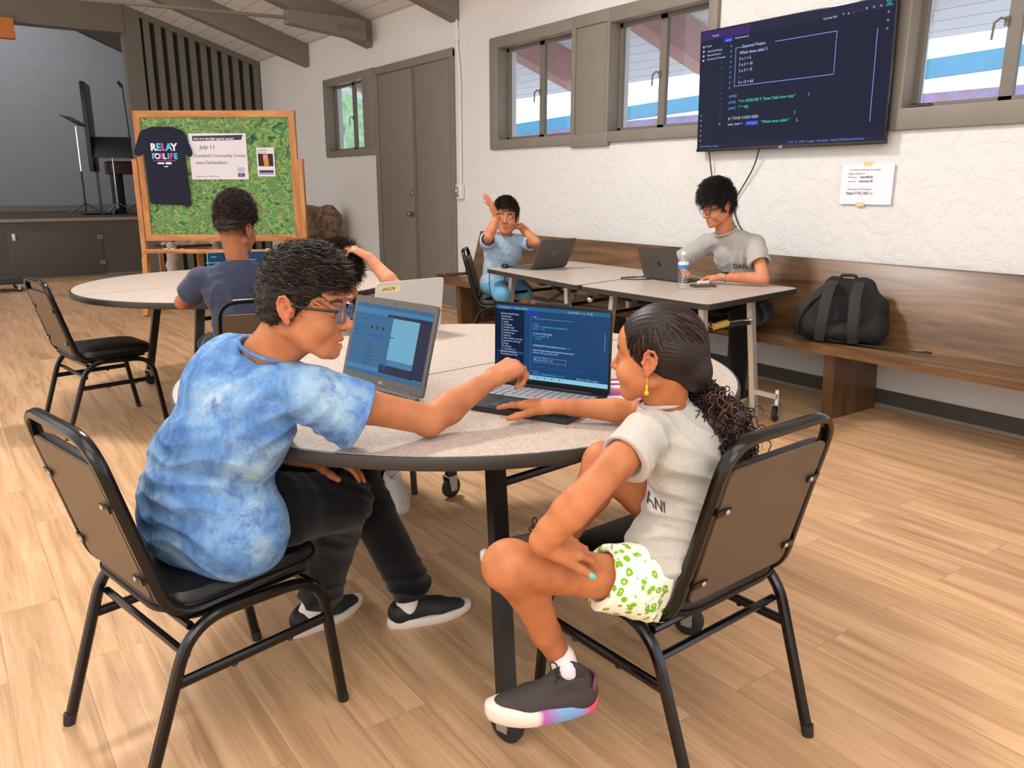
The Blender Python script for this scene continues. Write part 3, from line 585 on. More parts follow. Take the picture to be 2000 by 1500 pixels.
pw = thing('church_pew', 'long dark oak church pew running along the white wall under the windows', 'pew', (4.45, 2.5, 0))
Y0, Y1 = -4.2, 4.62
b = MB(); prof = [(-.31, .405), (-.31, .445), (-.29, .455), (.10, .44), (.16, .44), (.16, .41)]; vs = []
for y in (Y0, Y1): vs += [(x, y, z) for x, z in prof]
b.add(vs, [list(range(6))[::-1], list(range(6, 12))] + [[i, (i + 1) % 6, 6 + (i + 1) % 6, 6 + i] for i in range(6)], 'pew_oak'); b.build('seat', pw)
b = MB(); prof = [(.10, .43), (.235, .885), (.245, .90), (.275, .895), (.26, .87), (.14, .42)]; vs = []
for y in (Y0, Y1): vs += [(x, y, z) for x, z in prof]
b.add(vs, [list(range(6))[::-1], list(range(6, 12))] + [[i, (i + 1) % 6, 6 + (i + 1) % 6, 6 + i] for i in range(6)], 'pew_oak'); b.build('backrest', pw)
for y in (Y1 - .30, 2.3, .16, -2.0, -3.9):
    b = MB(); vs = []
    for yy in (y - .035, y + .035): vs += [(x, yy, z) for x, z in ((-.22, 0), (.25, 0), (.22, .42), (-.24, .42))]
    b.add(vs, [[3, 2, 1, 0], [4, 5, 6, 7]] + [[i, (i + 1) % 4, 4 + (i + 1) % 4, 4 + i] for i in range(4)], 'pew_oak_upright'); b.build('leg', pw)
b = MB(); b.box2((-.30, Y1 - .01, .45), (.11, Y1 + .02, .485), 'pew_oak', bev=.006); b.build('end_rail', pw)

# ---------------------------------------------------------------- stacking chairs
def curve_section(w, d): return [(a * w, b_ * d) for a, b_ in ((1, .55), (.55, 1), (-.55, 1), (-1, .55), (-1, -.55), (-.55, -1), (.55, -1), (1, -.55))]
def make_chair(name, label, group):
    t = thing(name, label, 'chair', group=group)
    # forward = +Y, right = +X, feet corners at x +-.22
    for s in (1, -1):
        up = Vector((s * .235, 0, .40))
        pts = fillet([(s * .222, -.298, 0.0), (s * .236, -.155, .415), (s * .236, .185, .400), (s * .222, .244, 0.0)], [0, .10, .10, 0], 8)
        # rear leg, front leg and the rail that joins them bend from one tube: split at the rail middle
        k = len(pts) // 2
        for nm, seg in (('rear_leg', pts[:k + 1]), ('front_leg', pts[k:])):
            b = MB(); b.tube(seg, 1.0, 'gloss_black_tube', 8, sect=curve_section(.0125, .0125)); e = seg[0] if nm == 'rear_leg' else seg[-1]
            b.cyl((e[0], e[1], 0), (e[0], e[1] + (.004 if nm == 'rear_leg' else -.004), .03), .0148, 'rubber_wheel', 10); b.build(nm, t)
        b = MB(); b.tube([(s * .232, -.205, .275), (s * .232, .212, .275)], 1.0, 'gloss_black_tube', 8, sect=curve_section(.012, .008))
        for y in (-.06, .09): b.ell((s * .232, y, .262), (.009, .009, .006), 'gloss_black_tube', n=8)
        b.build('stretcher', t)
    # back frame: up both sides, arched top, curls forward under the seat
    side = lambda s: [(s * .205, .16, .425), (s * .205, -.18, .412), (s * .193, -.243, .65), (s * .190, -.300, .862)]
    pts = fillet(side(1) + side(-1)[::-1], [0, .085, .1, .085, .085, .1, .085, 0], 8)
    b = MB(); b.tube(pts, 1.0, 'gloss_black_tube', 8, sect=curve_section(.0105, .0140), up=(1, 0, 0)); b.build('back_frame', t)
    for y, z in ((-.15, .397), (-.165, .33), (.19, .36)): b = MB(); b.tube([(-.222, y, z), (.222, y, z)], .010, 'gloss_black_tube', 8); b.build('cross_bar', t)
    # seat cushion
    b = MB(); out = rrect(.415, .43, .09, 7, 0, .015)
    lay = [(.90, .415), (.985, .422), (1.0, .435), (.995, .452), (.95, .466), (.80, .474), (.4, .480)]
    vs = []; n = len(out)
    for sc, z in lay: vs += [(x * sc, (y - .015) * sc + .015, z) for x, y in out]
    fs = [list(range(n))[::-1], [(len(lay) - 1) * n + k for k in range(n)]]
    for i in range(len(lay) - 1):
        for k in range(n): l = (k + 1) % n; fs.append([i * n + k, i * n + l, (i + 1) * n + l, (i + 1) * n + k])
    b.add(vs, fs, 'black_vinyl', True); st = b.build('seat', t)
    b = MB(); b.tube([(x * 1.004, (y - .015) * 1.004 + .015, .437) for x, y in out], .004, 'black_vinyl', 6, closed=True); b.build('piping', st)
    # padded back with brown board behind
    Mb = basis(Vector((1, 0, 0)), Vector((0, -.258, .966)).normalized(), Vector((0, -.966, -.258)).normalized(), (0, -.204, .475))
    ol = rrect(.352, .345, .022, 4, 0, .165)
    b = MB(); b.prism(ol, .000, .006, 'brown_backboard', Mb); b.build('backboard', t)
    b = MB(); lay = [(1.0, -.001), (1.0, -.014), (.94, -.028), (.7, -.034)]; vs = []; n = len(ol)
    for sc, z in lay: vs += [(x * sc, (y - .165) * sc + .165, z) for x, y in ol]
    fs = [list(range(n))[::-1], [(len(lay) - 1) * n + k for k in range(n)]]
    for i in range(len(lay) - 1):
        for k in range(n): l = (k + 1) % n; fs.append([i * n + k, i * n + l, (i + 1) * n + l, (i + 1) * n + k])
    b.add(vs, fs, 'black_vinyl', True, Mb); b.build('backrest', t)
    for s in (-1, 1):
        for y in (.05, .24):
            b = MB(); b.box((s * .165, y, .011), (.045, .016, .004), 'gloss_black_tube', Mb, bev=.001); b.ell((s * .155, y, .014), (.007, .007, .004), 'zinc', Mb, n=8); b.build('clip', t)
    return t
def put_chair(o, x, y, ang, label):
    o.location = (x, y, 0); o.rotation_euler = (0, 0, R(ang - 90)); o['label'] = label
G = 'black vinyl stacking chairs'
ch = make_chair('stacking_chair', '', G)
put_chair(ch, .452, 1.985, 12, 'black stacking chair with brown backboard that the boy in the blue tie-dye shirt sits on')
for x, y, a, lab in ((1.403, 1.28, 92.8, 'black stacking chair turned away from us that the girl with the ponytail sits on'),
                     (.715, 5.10, 9, 'empty black stacking chair beside the far round table'),
                     (1.225, 3.86, 80, 'black stacking chair that the boy in navy sits on at the far round table'),
                     (1.40, 3.27, -90, 'black stacking chair of the curly-haired boy, seen only by its feet under the near table'),
                     (3.76, 5.40, -38, 'black stacking chair by the pew that the child in pale blue sits on')):
    c = copy_tree(ch); put_chair(c, x, y, a, lab)

# ---------------------------------------------------------------- folding tables
def caster(b, x, y, r=.045, a=0.0):
    M = Matrix.Translation((x, y, 0)) @ Matrix.Rotation(a, 4, 'Z')
    W = M @ Matrix.Translation((0, 0, r)) @ Matrix.Rotation(R(90), 4, 'X')
    b.lathe([(.012, -.016), (r * .78, -.014), (r, -.008), (r, .008), (r * .78, .014), (.012, .016)], 'rubber_wheel', 24, W)
    b.lathe([(.009, -.019), (.017, -.017), (.017, .017), (.009, .019)], 'zinc', 16, W)
    for s in (-1, 1): b.add([(p[0], s * .021 + q, p[1]) for q in (-.0015, .0015) for p in ((-.016, r - .012), (.016, r - .012), (.030, r + .055), (-.018, r + .055))], [[0, 1, 2, 3], [7, 6, 5, 4]] + [[i, (i + 1) % 4, 4 + (i + 1) % 4, 4 + i] for i in range(4)], 'zinc', False, M)
    b.box((.006, 0, r + .056), (.05, .05, .006), 'zinc', M, bev=.002); b.cyl(M @ Vector((.006, 0, r + .056)), M @ Vector((.006, 0, r + .095)), .012, 'zinc', 12)
def half_disc(r, gap, side, n=40):
    a0 = math.asin(gap / r); pts = []
    for k in range(n + 1): a = a0 + (PI - 2 * a0) * k / n; pts.append((r * math.cos(a), side * r * math.sin(a)))
    return pts if side > 0 else pts[::-1]
def round_table(name, label, loc, ang, r=.915, H=.755, legs=None, group='round folding tables'):
    t = thing(name, label, 'table', loc, ang, group)
    for s in (1, -1):
        pts = half_disc(r, .003, s); b = MB(); b.prism([(x * .994, y * .994 + s * .002) for x, y in pts], H - .014, H, 'speckled_laminate')
        b.prism(pts, H - .034, H - .0035, 'table_edge'); 
        b.tube([(x, y, H - .018) for x, y in pts], 1.0, 'table_edge', 8, sect=curve_section(.0165, .006), up=(0, 0, 1)); b.build('tabletop', t)
    # two folding leg frames on casters
    for (fx, fy), (gx, gy) in legs:
        b = MB(); z1 = H - .04
        top = [(fx * .80, fy * .80), (gx * .80, gy * .80)]; ft = [(fx, fy), (gx, gy)]
        for (ax, ay), (bx, by) in zip(top, ft):
            b.tube([(bx, by, .10), (ax, ay, z1)], 1.0, 'worn_black_metal', 4, sect=[(.024, .013), (.024, -.013), (-.024, -.013), (-.024, .013)])
        m0 = [Vector((ft[i][0] * .86 + top[i][0] * .14, ft[i][1] * .86 + top[i][1] * .14, .20)) for i in (0, 1)]
        u0 = [Vector((top[i][0], top[i][1], z1 - .10)) for i in (0, 1)]
        b.tube(u0, .012, 'worn_black_metal', 8); b.build('leg_frame', t)
        for (bx, by) in ft:
            b = MB(); caster(b, bx, by, .048, random.Random(bx).uniform(0, 6)); b.build('caster', t)
    b = MB(); b.box((0, 0, H - .055), (1.25, .06, .035), 'worn_black_metal'); b.box((0, .28, H - .05), (1.1, .035, .03), 'worn_black_metal'); b.box((0, -.28, H - .05), (1.1, .035, .03), 'worn_black_metal')
    for s in (-1, 1): b.tube([(.50 * s, .0, H - .06), (.34 * s, .36, H - .045)], .010, 'worn_black_metal', 8)
    b.build('under_frame', t); return t
TC = (1.405, 2.262, 0)
def loc2(p, c=TC, a=0.0):
    x, y = p[0] - c[0], p[1] - c[1]; return (x * math.cos(a) + y * math.sin(a), -x * math.sin(a) + y * math.cos(a))
ta = R(6)
t1 = round_table('round_table', 'large round speckled folding table in front with two pupils working at it', TC, ta,
    legs=[(loc2((1.005, 1.425), a=ta), loc2((1.75, 1.50), a=ta)), (loc2((1.04, 2.90), a=ta), loc2((1.74, 2.90), a=ta))])
for (a_, b_) in (((1.085, 1.60, .60), (1.55, 1.70, .70)),):
    pass
tb = R(8); TB = (1.60, 5.27, 0)
t2 = round_table('round_table', 'round speckled folding table at the back left with an empty chair beside it', TB, tb, r=.985,
    legs=[(loc2((1.10, 4.62), TB, tb), loc2((2.05, 4.68), TB, tb)), (loc2((1.12, 5.95), TB, tb), loc2((2.08, 5.95), TB, tb))])

def poly_table(label, corners, rz_label, legs, H=.745):
    cx = sum(p[0] for p in corners) / 4; cy = sum(p[1] for p in corners) / 4
    t = thing('folding_table', label, 'table', (cx, cy, 0), 0, 'rectangular folding tables')
    P = [(x - cx, y - cy, 0) for x, y in corners]; P = [(v.x, v.y) for v in fillet(P, .05, 5, closed=True)]
    b = MB(); b.prism([(x * .99, y * .99) for x, y in P], H - .012, H, 'speckled_laminate'); b.prism(P, H - .034, H - .0035, 'table_edge'); b.build('tabletop', t)
    for (x0, y0), (x1, y1) in legs:
        b = MB()
        for (x, y) in ((x0, y0), (x1, y1)):
            b.tube([(x - cx, y - cy, 0.0 if (x, y) == (x1, y1) else .0), ((x - cx) * .92, (y - cy) * .84, H - .03)], 1.0, 'pale_steel', 4, sect=[(.018, .018), (.018, -.018), (-.018, -.018), (-.018, .018)])
        b.tube([((x0 - cx) * .95, (y0 - cy) * .87, .57), ((x1 - cx) * .95, (y1 - cy) * .87, .57)], .012, 'worn_black_metal', 8); b.build('leg_frame', t)
    return t, cx, cy
rt2, cx2, cy2 = poly_table('speckled rectangular folding table nearer to us with the water bottle on it', [(3.323, 2.84), (4.335, 2.99), (4.345, 4.09), (3.30, 3.885)], '', [((3.42, 2.90), (3.905, 2.93)), ((3.45, 3.80), (4.2, 3.95))])
b = MB(); caster(b, 3.93 - cx2, 2.80 - cy2, .045, .3); b.box((3.92 - cx2, 2.86 - cy2, .155), (.03, .14, .03), 'pale_steel'); b.cyl((3.93 - cx2, 2.80 - cy2, .1), (3.93 - cx2, 2.80 - cy2, .19), .011, 'white_plastic', 10); b.build('caster', rt2)
b = MB(); b.tube([(3.50 - cx2, 2.97 - cy2, .60), (3.92 - cx2, 3.02 - cy2, .58)], .012, 'chrome', 10); b.build('brace', rt2)
b = MB(); b.tube([(3.52 - cx2, 2.97 - cy2, .585), (3.66 - cx2, 2.985 - cy2, .592)], .021, 'amber_plastic', 12); b.build('spring_cover', rt2)
b = MB()
for s in (.35, -.35): b.tube([(-.42, s, .69), (.1, s * .6, .58), (.42, s, .69)], .013, 'worn_black_metal', 8)
b.box((0, 0, .69), (.9, .05, .03), 'worn_black_metal'); b.ell((-.47, .38, .66), (.022, .022, .022), 'chrome', n=12); b.build('folding_mechanism', rt2)
rt1, cx1, cy1 = poly_table('speckled rectangular folding table farther from us with the black mouse on its corner', [(3.307, 3.90), (4.345, 4.105), (4.36, 5.235), (3.435, 5.15)], '', [((3.50, 4.98), (4.22, 5.05)), ((3.42, 4.1), (4.2, 4.3))])
b = MB(); b.tube([(3.50 - cx1, 4.98 - cy1, .35), (3.65 - cx1, 4.3 - cy1, .68)], .012, 'worn_black_metal', 8); b.tube([(3.42 - cx1, 4.3 - cy1, .69), (3.7 - cx1, 4.5 - cy1, .60), (4.2 - cx1, 4.5 - cy1, .69)], .012, 'worn_black_metal', 8)
b.box((0, -.1, .69), (.8, .05, .03), 'worn_black_metal'); b.build('folding_mechanism', rt1)
# ---------------------------------------------------------------- smooth implicit surfaces for bodies and clothes
f32 = np.float32
def _v(p): return np.array(p, dtype=f32)
def unit(v): v = np.array(v, float); return v / np.linalg.norm(v)
class Body:
    """signed distance field: round cones and ellipsoids blended into one continuous surface"""
    def __init__(s): s.p = []; s.warp = None
    def cone(s, a, b, r1, r2, k=.012, op='u', sq=None, clip=None):
        a = _v(a); b = _v(b); lo = np.minimum(a - r1, b - r2); hi = np.maximum(a + r1, b + r2)
        s.p.append(('c', a, b, float(r1), float(r2), k, op, clip, (lo + hi) / 2, float(np.linalg.norm(hi - lo) / 2), sq)); return s
    def sph(s, c, r, k=.012, op='u'): return s.cone(c, np.array(c, float) + [0, 0, 1e-4], r, r, k, op)
    def chain(s, pts, rs, k=.012, op='u', clip=None):
        for i in range(len(pts) - 1): s.cone(pts[i], pts[i + 1], rs[i], rs[i + 1], k, op, clip=clip)
        return s
    def ell(s, c, r, X=None, k=.012, op='u', clip=None):
        """ellipsoid with axes rows X (3x3 of unit vectors)"""
        X = np.eye(3) if X is None else np.array([unit(a) for a in X]); c = _v(c); r = _v(r); m = float(max(r))
        s.p.append(('e', c, X.astype(f32), r, None, k, op, clip, c, m, None)); return s
    def cut(s, c, n, reach=9.0, op='i', k=.0):
        """keep the side opposite to n"""
        s.p.append(('h', _v(c), _v(unit(n)), None, None, k, op, None, _v(c), reach, None)); return s
    def prim(s, q, P):
        t = q[0]
        if t == 'c':
            a, b, r1, r2 = q[1:5]; ba = b - a; l2 = float(ba @ ba); rr = r1 - r2; a2 = l2 - rr * rr; pa = P - a; y = pa @ ba; z = y - l2
            if a2 <= 1e-9: return np.linalg.norm(pa, axis=1) - max(r1, r2)
            il2 = 1 / l2; xv = pa * f32(l2) - ba * y[:, None]; x2 = (xv * xv).sum(1); y2 = y * y * f32(l2); z2 = z * z * f32(l2)
            kk = np.sign(rr) * rr * rr * x2
            d = (np.sqrt(x2 * f32(a2 * il2)) + y * f32(rr)) * f32(il2) - f32(r1)
            c1 = np.sign(z) * a2 * z2 > kk; c2 = np.sign(y) * a2 * y2 < kk
            d = np.where(c1, np.sqrt(x2 + z2) * f32(il2) - f32(r2), np.where(c2, np.sqrt(x2 + y2) * f32(il2) - f32(r1), d))
            return d
        if t == 'e':
            c, X, r = q[1:4]; L = (P - c) @ X.T; k0 = np.linalg.norm(L / r, axis=1); k1 = np.linalg.norm(L / (r * r), axis=1)
            return np.where(k1 < 1e-6, -f32(min(r)), k0 * (k0 - 1) / np.maximum(k1, 1e-6))
        c, n = q[1:3]; return (P - c) @ n
    def eval(s, P, act):
        d = np.full(len(P), 1.0, f32)
        for q in act:
            e = s.prim(q, P).astype(f32)
            if q[7] is not None:
                for cc, nn in q[7]: e = np.maximum(e, (P - _v(cc)) @ _v(nn))
            k, op = q[5], q[6]
            if op == 'u':
                if k > 0: h = np.maximum(k - np.abs(d - e), 0) / k; d = np.minimum(d, e) - h * h * h * k / 6
                else: d = np.minimum(d, e)
            else:
                if op == 's': e = -e
                if k > 0: h = np.maximum(k - np.abs(d - e), 0) / k; d = np.maximum(d, e) + h * h * h * k / 6
                else: d = np.maximum(d, e)
        return d
    def mesh(s, vox, box=None, disp=None, B=12):
        us = [q for q in s.p if q[6] == 'u']
        lo = np.min([q[8] - q[9] for q in us], 0) - 3 * vox; hi = np.max([q[8] + q[9] for q in us], 0) + 3 * vox
        if box is not None: lo = np.maximum(lo, np.array(box[0], f32)); hi = np.minimum(hi, np.array(box[1], f32))
        nb = np.ceil((hi - lo) / (vox * B)).astype(int); nb = np.maximum(nb, 1); N = nb * B + 1
        G = np.full(tuple(N), 1.0, f32); hb = vox * B * .5 * math.sqrt(3)
        ar = np.arange(B + 1); gx, gy, gz = np.meshgrid(ar, ar, ar, indexing='ij'); off = (np.stack([gx, gy, gz], -1).reshape(-1, 3) * vox).astype(f32)
        C = np.stack(np.meshgrid(*[np.arange(n) for n in nb], indexing='ij'), -1).reshape(-1, 3)
        cen = lo + (C + .5) * vox * B
        D = np.stack([np.linalg.norm(cen - q[8], axis=1) - q[9] for q in s.p], 1)
        # cheap distance of block centres
        near = (D < hb + .03)
        isu = np.array([q[6] == 'u' for q in s.p])
        cand = np.where((near & isu).any(1))[0]
        for i in cand:
            act = [q for q, nr in zip(s.p, near[i]) if nr]
            dc = s.eval(cen[i:i + 1].astype(f32), act)[0]
            if abs(dc) > hb * 1.15 + .03: 
                if dc < 0:
                    c = C[i] * B; G[c[0]:c[0] + B + 1, c[1]:c[1] + B + 1, c[2]:c[2] + B + 1] = -1
                continue
            P = (lo + C[i] * vox * B).astype(f32) + off
            d = s.eval(P, act)
            if disp is not None: d = d - disp(P).astype(f32)
            c = C[i] * B; G[c[0]:c[0] + B + 1, c[1]:c[1] + B + 1, c[2]:c[2] + B + 1] = d.reshape(B + 1, B + 1, B + 1)
        return surface_nets(G, lo, vox)
def surface_nets(G, lo, vox):
    S = G < 0
    c = [(i, j, k) for i in (0, 1) for j in (0, 1) for k in (0, 1)]; n = np.array(G.shape) - 1
    sl = lambda o: tuple(slice(o[a], o[a] + n[a]) for a in range(3))
    cnt = np.zeros(tuple(n), np.int8)
    for o in c: cnt += S[sl(o)]
    act = (cnt > 0) & (cnt < 8); idx = np.argwhere(act); M = len(idx)
    ids = np.full(tuple(n), -1, np.int32); ids[tuple(idx.T)] = np.arange(M)
    acc = np.zeros((M, 3)); num = np.zeros(M)
    vals = {o: G[tuple((idx + o).T)] for o in c}
    for a in c:
        for ax in range(3):
            if a[ax]: continue
            b = list(a); b[ax] = 1; b = tuple(b); va, vb = vals[a], vals[b]; m = (va < 0) != (vb < 0)
            t = va[m] / (va[m] - vb[m]); p = np.tile(np.array(a, float), (m.sum(), 1)); p[:, ax] = t; acc[m] += p; num[m] += 1
    V = lo + (idx + acc / np.maximum(num, 1)[:, None]) * vox
    F = []
    for ax in range(3):
        u, w = [(1, 2), (2, 0), (0, 1)][ax]
        s0 = [slice(1, -1)] * 3; s0[ax] = slice(0, -1); s1 = list(s0); s1[ax] = slice(1, None)
        A = S[tuple(s0)]; Bb = S[tuple(s1)]; e = np.argwhere(A != Bb); 
        if not len(e): continue
        flip = A[tuple(e.T)]; p = e + 1; p[:, ax] -= 1
        du = np.zeros(3, int); du[u] = 1; dw = np.zeros(3, int); dw[w] = 1
        q = np.stack([ids[tuple((p - du - dw).T)], ids[tuple((p - dw).T)], ids[tuple(p.T)], ids[tuple((p - du).T)]], 1)
        q[~flip] = q[~flip][:, ::-1]; q = q[(q >= 0).all(1)]; F.append(q)
    F = np.concatenate(F) if F else np.zeros((0, 4), int)
    return V, F
def np_mesh(name, V, F, mat, parent=None, tint=None, mats=None, midx=None, tintname='tint'):
    me = bpy.data.meshes.new(name); F = np.asarray(F); k = F.shape[1]
    me.vertices.add(len(V)); me.vertices.foreach_set('co', np.asarray(V, f32).ravel())
    me.loops.add(F.size); me.loops.foreach_set('vertex_index', F.ravel().astype(np.int32))
    me.polygons.add(len(F)); me.polygons.foreach_set('loop_start', np.arange(0, F.size, k, dtype=np.int32))
    me.polygons.foreach_set('use_smooth', np.ones(len(F), bool)); me.update(calc_edges=True)
    for m in (mats or [mat]): me.materials.append(MATS[m])
    if midx is not None: me.polygons.foreach_set('material_index', midx.astype(np.int32))
    if tint is not None:
        at = me.color_attributes.new(tintname, 'FLOAT_COLOR', 'POINT') if tint.ndim == 2 else me.attributes.new(tintname, 'FLOAT', 'POINT')
        if tint.ndim == 2: at.data.foreach_set('color', np.c_[tint, np.ones(len(tint))].astype(f32).ravel())
        else: at.data.foreach_set('value', tint.astype(f32))
    me.update(); o = bpy.data.objects.new(name, me); COL.objects.link(o)
    if parent is not None: o.parent = parent
    return o
def crop(V, F, keep):
    idx = np.full(len(V), -1); idx[keep] = np.arange(keep.sum()); m = keep[F].all(1); return V[keep], idx[F[m]]
def biggest(V, F):
    lab = np.arange(len(V))
    for _ in range(400):
        m = lab[F].min(1); new = lab.copy()
        for k in range(4): np.minimum.at(new, F[:, k], m)
        new = new[new]
        if (new == lab).all(): break
        lab = new
    u, c = np.unique(lab, return_counts=True); return crop(V, F, lab == u[c.argmax()])
def merge(parts):
    Vs = []; Fs = []; n = 0
    for V, F in parts: Vs.append(V); Fs.append(F + n); n += len(V)
    return np.concatenate(Vs), np.concatenate(Fs)
def relax(V, F, it=2, lam=.5):
    for _ in range(it):
        acc = np.zeros_like(V); num = np.zeros(len(V))
        for a, b in ((0, 1), (1, 2), (2, 3), (3, 0)):
            np.add.at(acc, F[:, a], V[F[:, b]]); np.add.at(acc, F[:, b], V[F[:, a]]); np.add.at(num, F[:, a], 1); np.add.at(num, F[:, b], 1)
        m = num > 0; V = V.copy(); V[m] = V[m] * (1 - lam) + lam * acc[m] / num[m][:, None]
    return V

# ---- anatomy in a head frame: x = person's right?, y = forward, z = up
class Head:
    def __init__(s, c, f, up, sc=1.0):
        s.c = np.array(c, float); s.f = unit(f); u = np.array(up, float); s.u = unit(u - s.f * (u @ s.f)); s.r = np.cross(s.f, s.u); s.sc = sc
    def w(s, x, y, z): return s.c + (s.r * x + s.f * y + s.u * z) * s.sc
    @property
    def X(s): return [s.r, s.f, s.u]
    def local(s, P): d = (np.asarray(P) - s.c) / s.sc; return np.stack([d @ s.r, d @ s.f, d @ s.u], -1)
def add_head(b, H, neck, rn=.052, child=0.0, open_mouth=0.0, ears=True, cheeks=0.0):
    w, X, S = H.w, H.X, H.sc
    def E(c, r, k=.012, op='u', Xo=None): b.ell(w(*c), np.array(r) * S, Xo or X, k * S, op)
    def Cn(a, c, r1, r2, k=.01, op='u'): b.cone(w(*a), w(*c), r1 * S, r2 * S, k * S, op)
    E((0, -.018, .038), (.073, .089, .076)); E((0, -.040, .018), (.070, .066, .066), .02)
    E((0, .030, -.012), (.062, .058, .082), .02); E((0, .042, .035), (.058, .045, .050), .02)
    for s in (-1, 1):
        Cn((s * .052, -.008, -.050), (s * .020, .056, -.092), .020, .018, .03)
        E((s * (.040 + cheeks * .004), .052, -.036), (.026 + cheeks * .004, .026, .028), .022)
        Cn((s * .048, .052, .020), (s * .012, .078, .017), .010, .0095, .016)
    for s in (-1, 1): E((s * .040, .024, -.052), (.024, .036, .036), .02)
    E((0, .058, -.070), (.034, .030, .034), .022); E((0, .070, -.098), (.018, .016, .014), .018)
    # nose
    Cn((0, .078, .008), (0, .100, -.026), .0075, .0095, .010); E((0, .103, -.031), (.0105, .0105, .0095), .008)
    for s in (-1, 1): E((s * .0125, .092, -.034), (.0068, .0095, .0075), .006)
    # eye sockets, lids
    for s in (-1, 1):
        E((s * .031, .092, .001), (.017, .012, .0125), .012, 's')
        E((s * .031, .0695, .0), (.0150, .0150, .0145), .004)
        E((s * .0315, .0850, -.0005), (.0128, .008, .0046), .002, 's')
        E((s * .007, .097, -.0415), (.0030, .006, .0030), .003, 's')
    # mouth
    om = open_mouth
    Cn((-.021, .077, -.0655), (0, .0885, -.0625), .0042, .0052, .005); Cn((.021, .077, -.0655), (0, .0885, -.0625), .0042, .0052, .005)
    Cn((-.019, .075, -.0725 - om), (0, .0860, -.0755 - om), .0042, .0060, .005); Cn((.019, .075, -.0725 - om), (0, .0860, -.0755 - om), .0042, .0060, .005)
    b.chain([w(-.023, .082, -.069 - om / 2), w(0, .096, -.0692 - om / 2), w(.023, .082, -.069 - om / 2)], [.0014 * S, (.0016 + om * .45) * S, .0014 * S], .003, 's')
    if ears:
        for s in (-1, 1):
            o = unit(H.r * s - H.f * .38); uv = unit(H.u - H.f * .16 - o * (o @ H.u)); fv = unit(H.f - o * (o @ H.f) - uv * (uv @ H.f)); ec = w(s * .0765, -.014, -.001); tilt = [o, fv, uv]
            Q = lambda a, b2, c: ec + (o * a + fv * b2 + uv * c) * S
            b.ell(Q(-.006, .002, 0), np.array((.010, .013, .022)) * S, tilt, .008)
            b.ell(Q(.0035, -.001, .002), np.array((.0052, .0155, .0275)) * S, tilt, .003)
            b.ell(Q(.0095, .0035, -.002), np.array((.0080, .0085, .0125)) * S, tilt, .003, 's')
            b.ell(Q(.0100, -.003, .014), np.array((.0052, .0090, .0085)) * S, tilt, .003, 's')
            hp = [Q(.002, .012, .004), Q(.0055, .0115, .018), Q(.0075, .004, .0275), Q(.0085, -.008, .0265), Q(.0090, -.0155, .0150), Q(.0085, -.0165, .001), Q(.0065, -.0125, -.013), Q(.0045, -.006, -.023)]
            b.chain(hp, [.0026 * S, .0030 * S, .0033 * S, .0034 * S, .0034 * S, .0033 * S, .0032 * S, .0034 * S], .0025)
            b.chain([Q(.0055, -.009, -.010), Q(.0065, -.0095, .003), Q(.0055, -.004, .012)], [.0028 * S] * 3, .0025)
            b.cone(Q(.002, .0135, -.003), Q(.0050, .0105, -.005), .0046 * S, .0030 * S, .004)
            b.ell(Q(.0035, .0005, -.0265), np.array((.0048, .0080, .0090)) * S, tilt, .004)
    # neck
    b.cone(w(0, -.034, -.050), neck, rn * 1.02, rn, .028); b.cone(w(0, -.005, -.072), np.array(neck) + H.f * .012, rn * .72, rn * .8, .03)
def face_tint(H, V):
    L = H.local(V); t = np.zeros((len(V), 3)); x, y, z = L.T
    lip = np.exp(-((np.abs(x) / .021) ** 4)) * np.exp(-((z + .069) / .0085) ** 4) * (y > .066); t[:, 0] = np.clip(lip * .75, 0, 1)
    sm = lambda v, a, c: np.clip((v - a) / (c - a), 0, 1)
    stub = sm(z + .25 * np.maximum(y, -.06), -.058, -.022) * sm(-y, -.005, .02) * (z > -.075) * (z < .06); t[:, 1] = stub * .72
    t[:, 0] = np.maximum(t[:, 0], .30 * (np.abs(x) > .076) * (np.abs(z) < .035) * (y < .02) * (y > -.05))
    bz = .0215 + .004 * np.sin((np.abs(x) - .012) / .036 * PI)
    br = (np.abs(x) > .012) & (np.abs(x) < .048) & (y > .045); t[:, 1] = np.maximum(t[:, 1], 0) * (np.abs(x) < .077) + np.clip(1.25 * np.exp(-((z - bz) / .0042) ** 4), 0, .9) * br
    return t
def add_eyes(H, parent, look=(0, 1, 0)):
    for s in (-1, 1):
        b = MB(); d = unit(H.r * look[0] + H.f * look[1] + H.u * look[2]); c = H.w(s * .0312, .0698, 0); r = .0136 * H.sc
        b.ell(c, (r, r, r), 'eye_white', n=24)
        up = H.u; x = np.cross(d, up); M = basis(x, np.cross(d, x), d, c + d * r * .80)
        b.lathe([(.0001, r * .23), (.0042 * H.sc, r * .20), (.0062 * H.sc, r * .07), (.0066 * H.sc, -.0004)], 'iris_brown', 18, M); rel_mb(b, 'eye', parent)
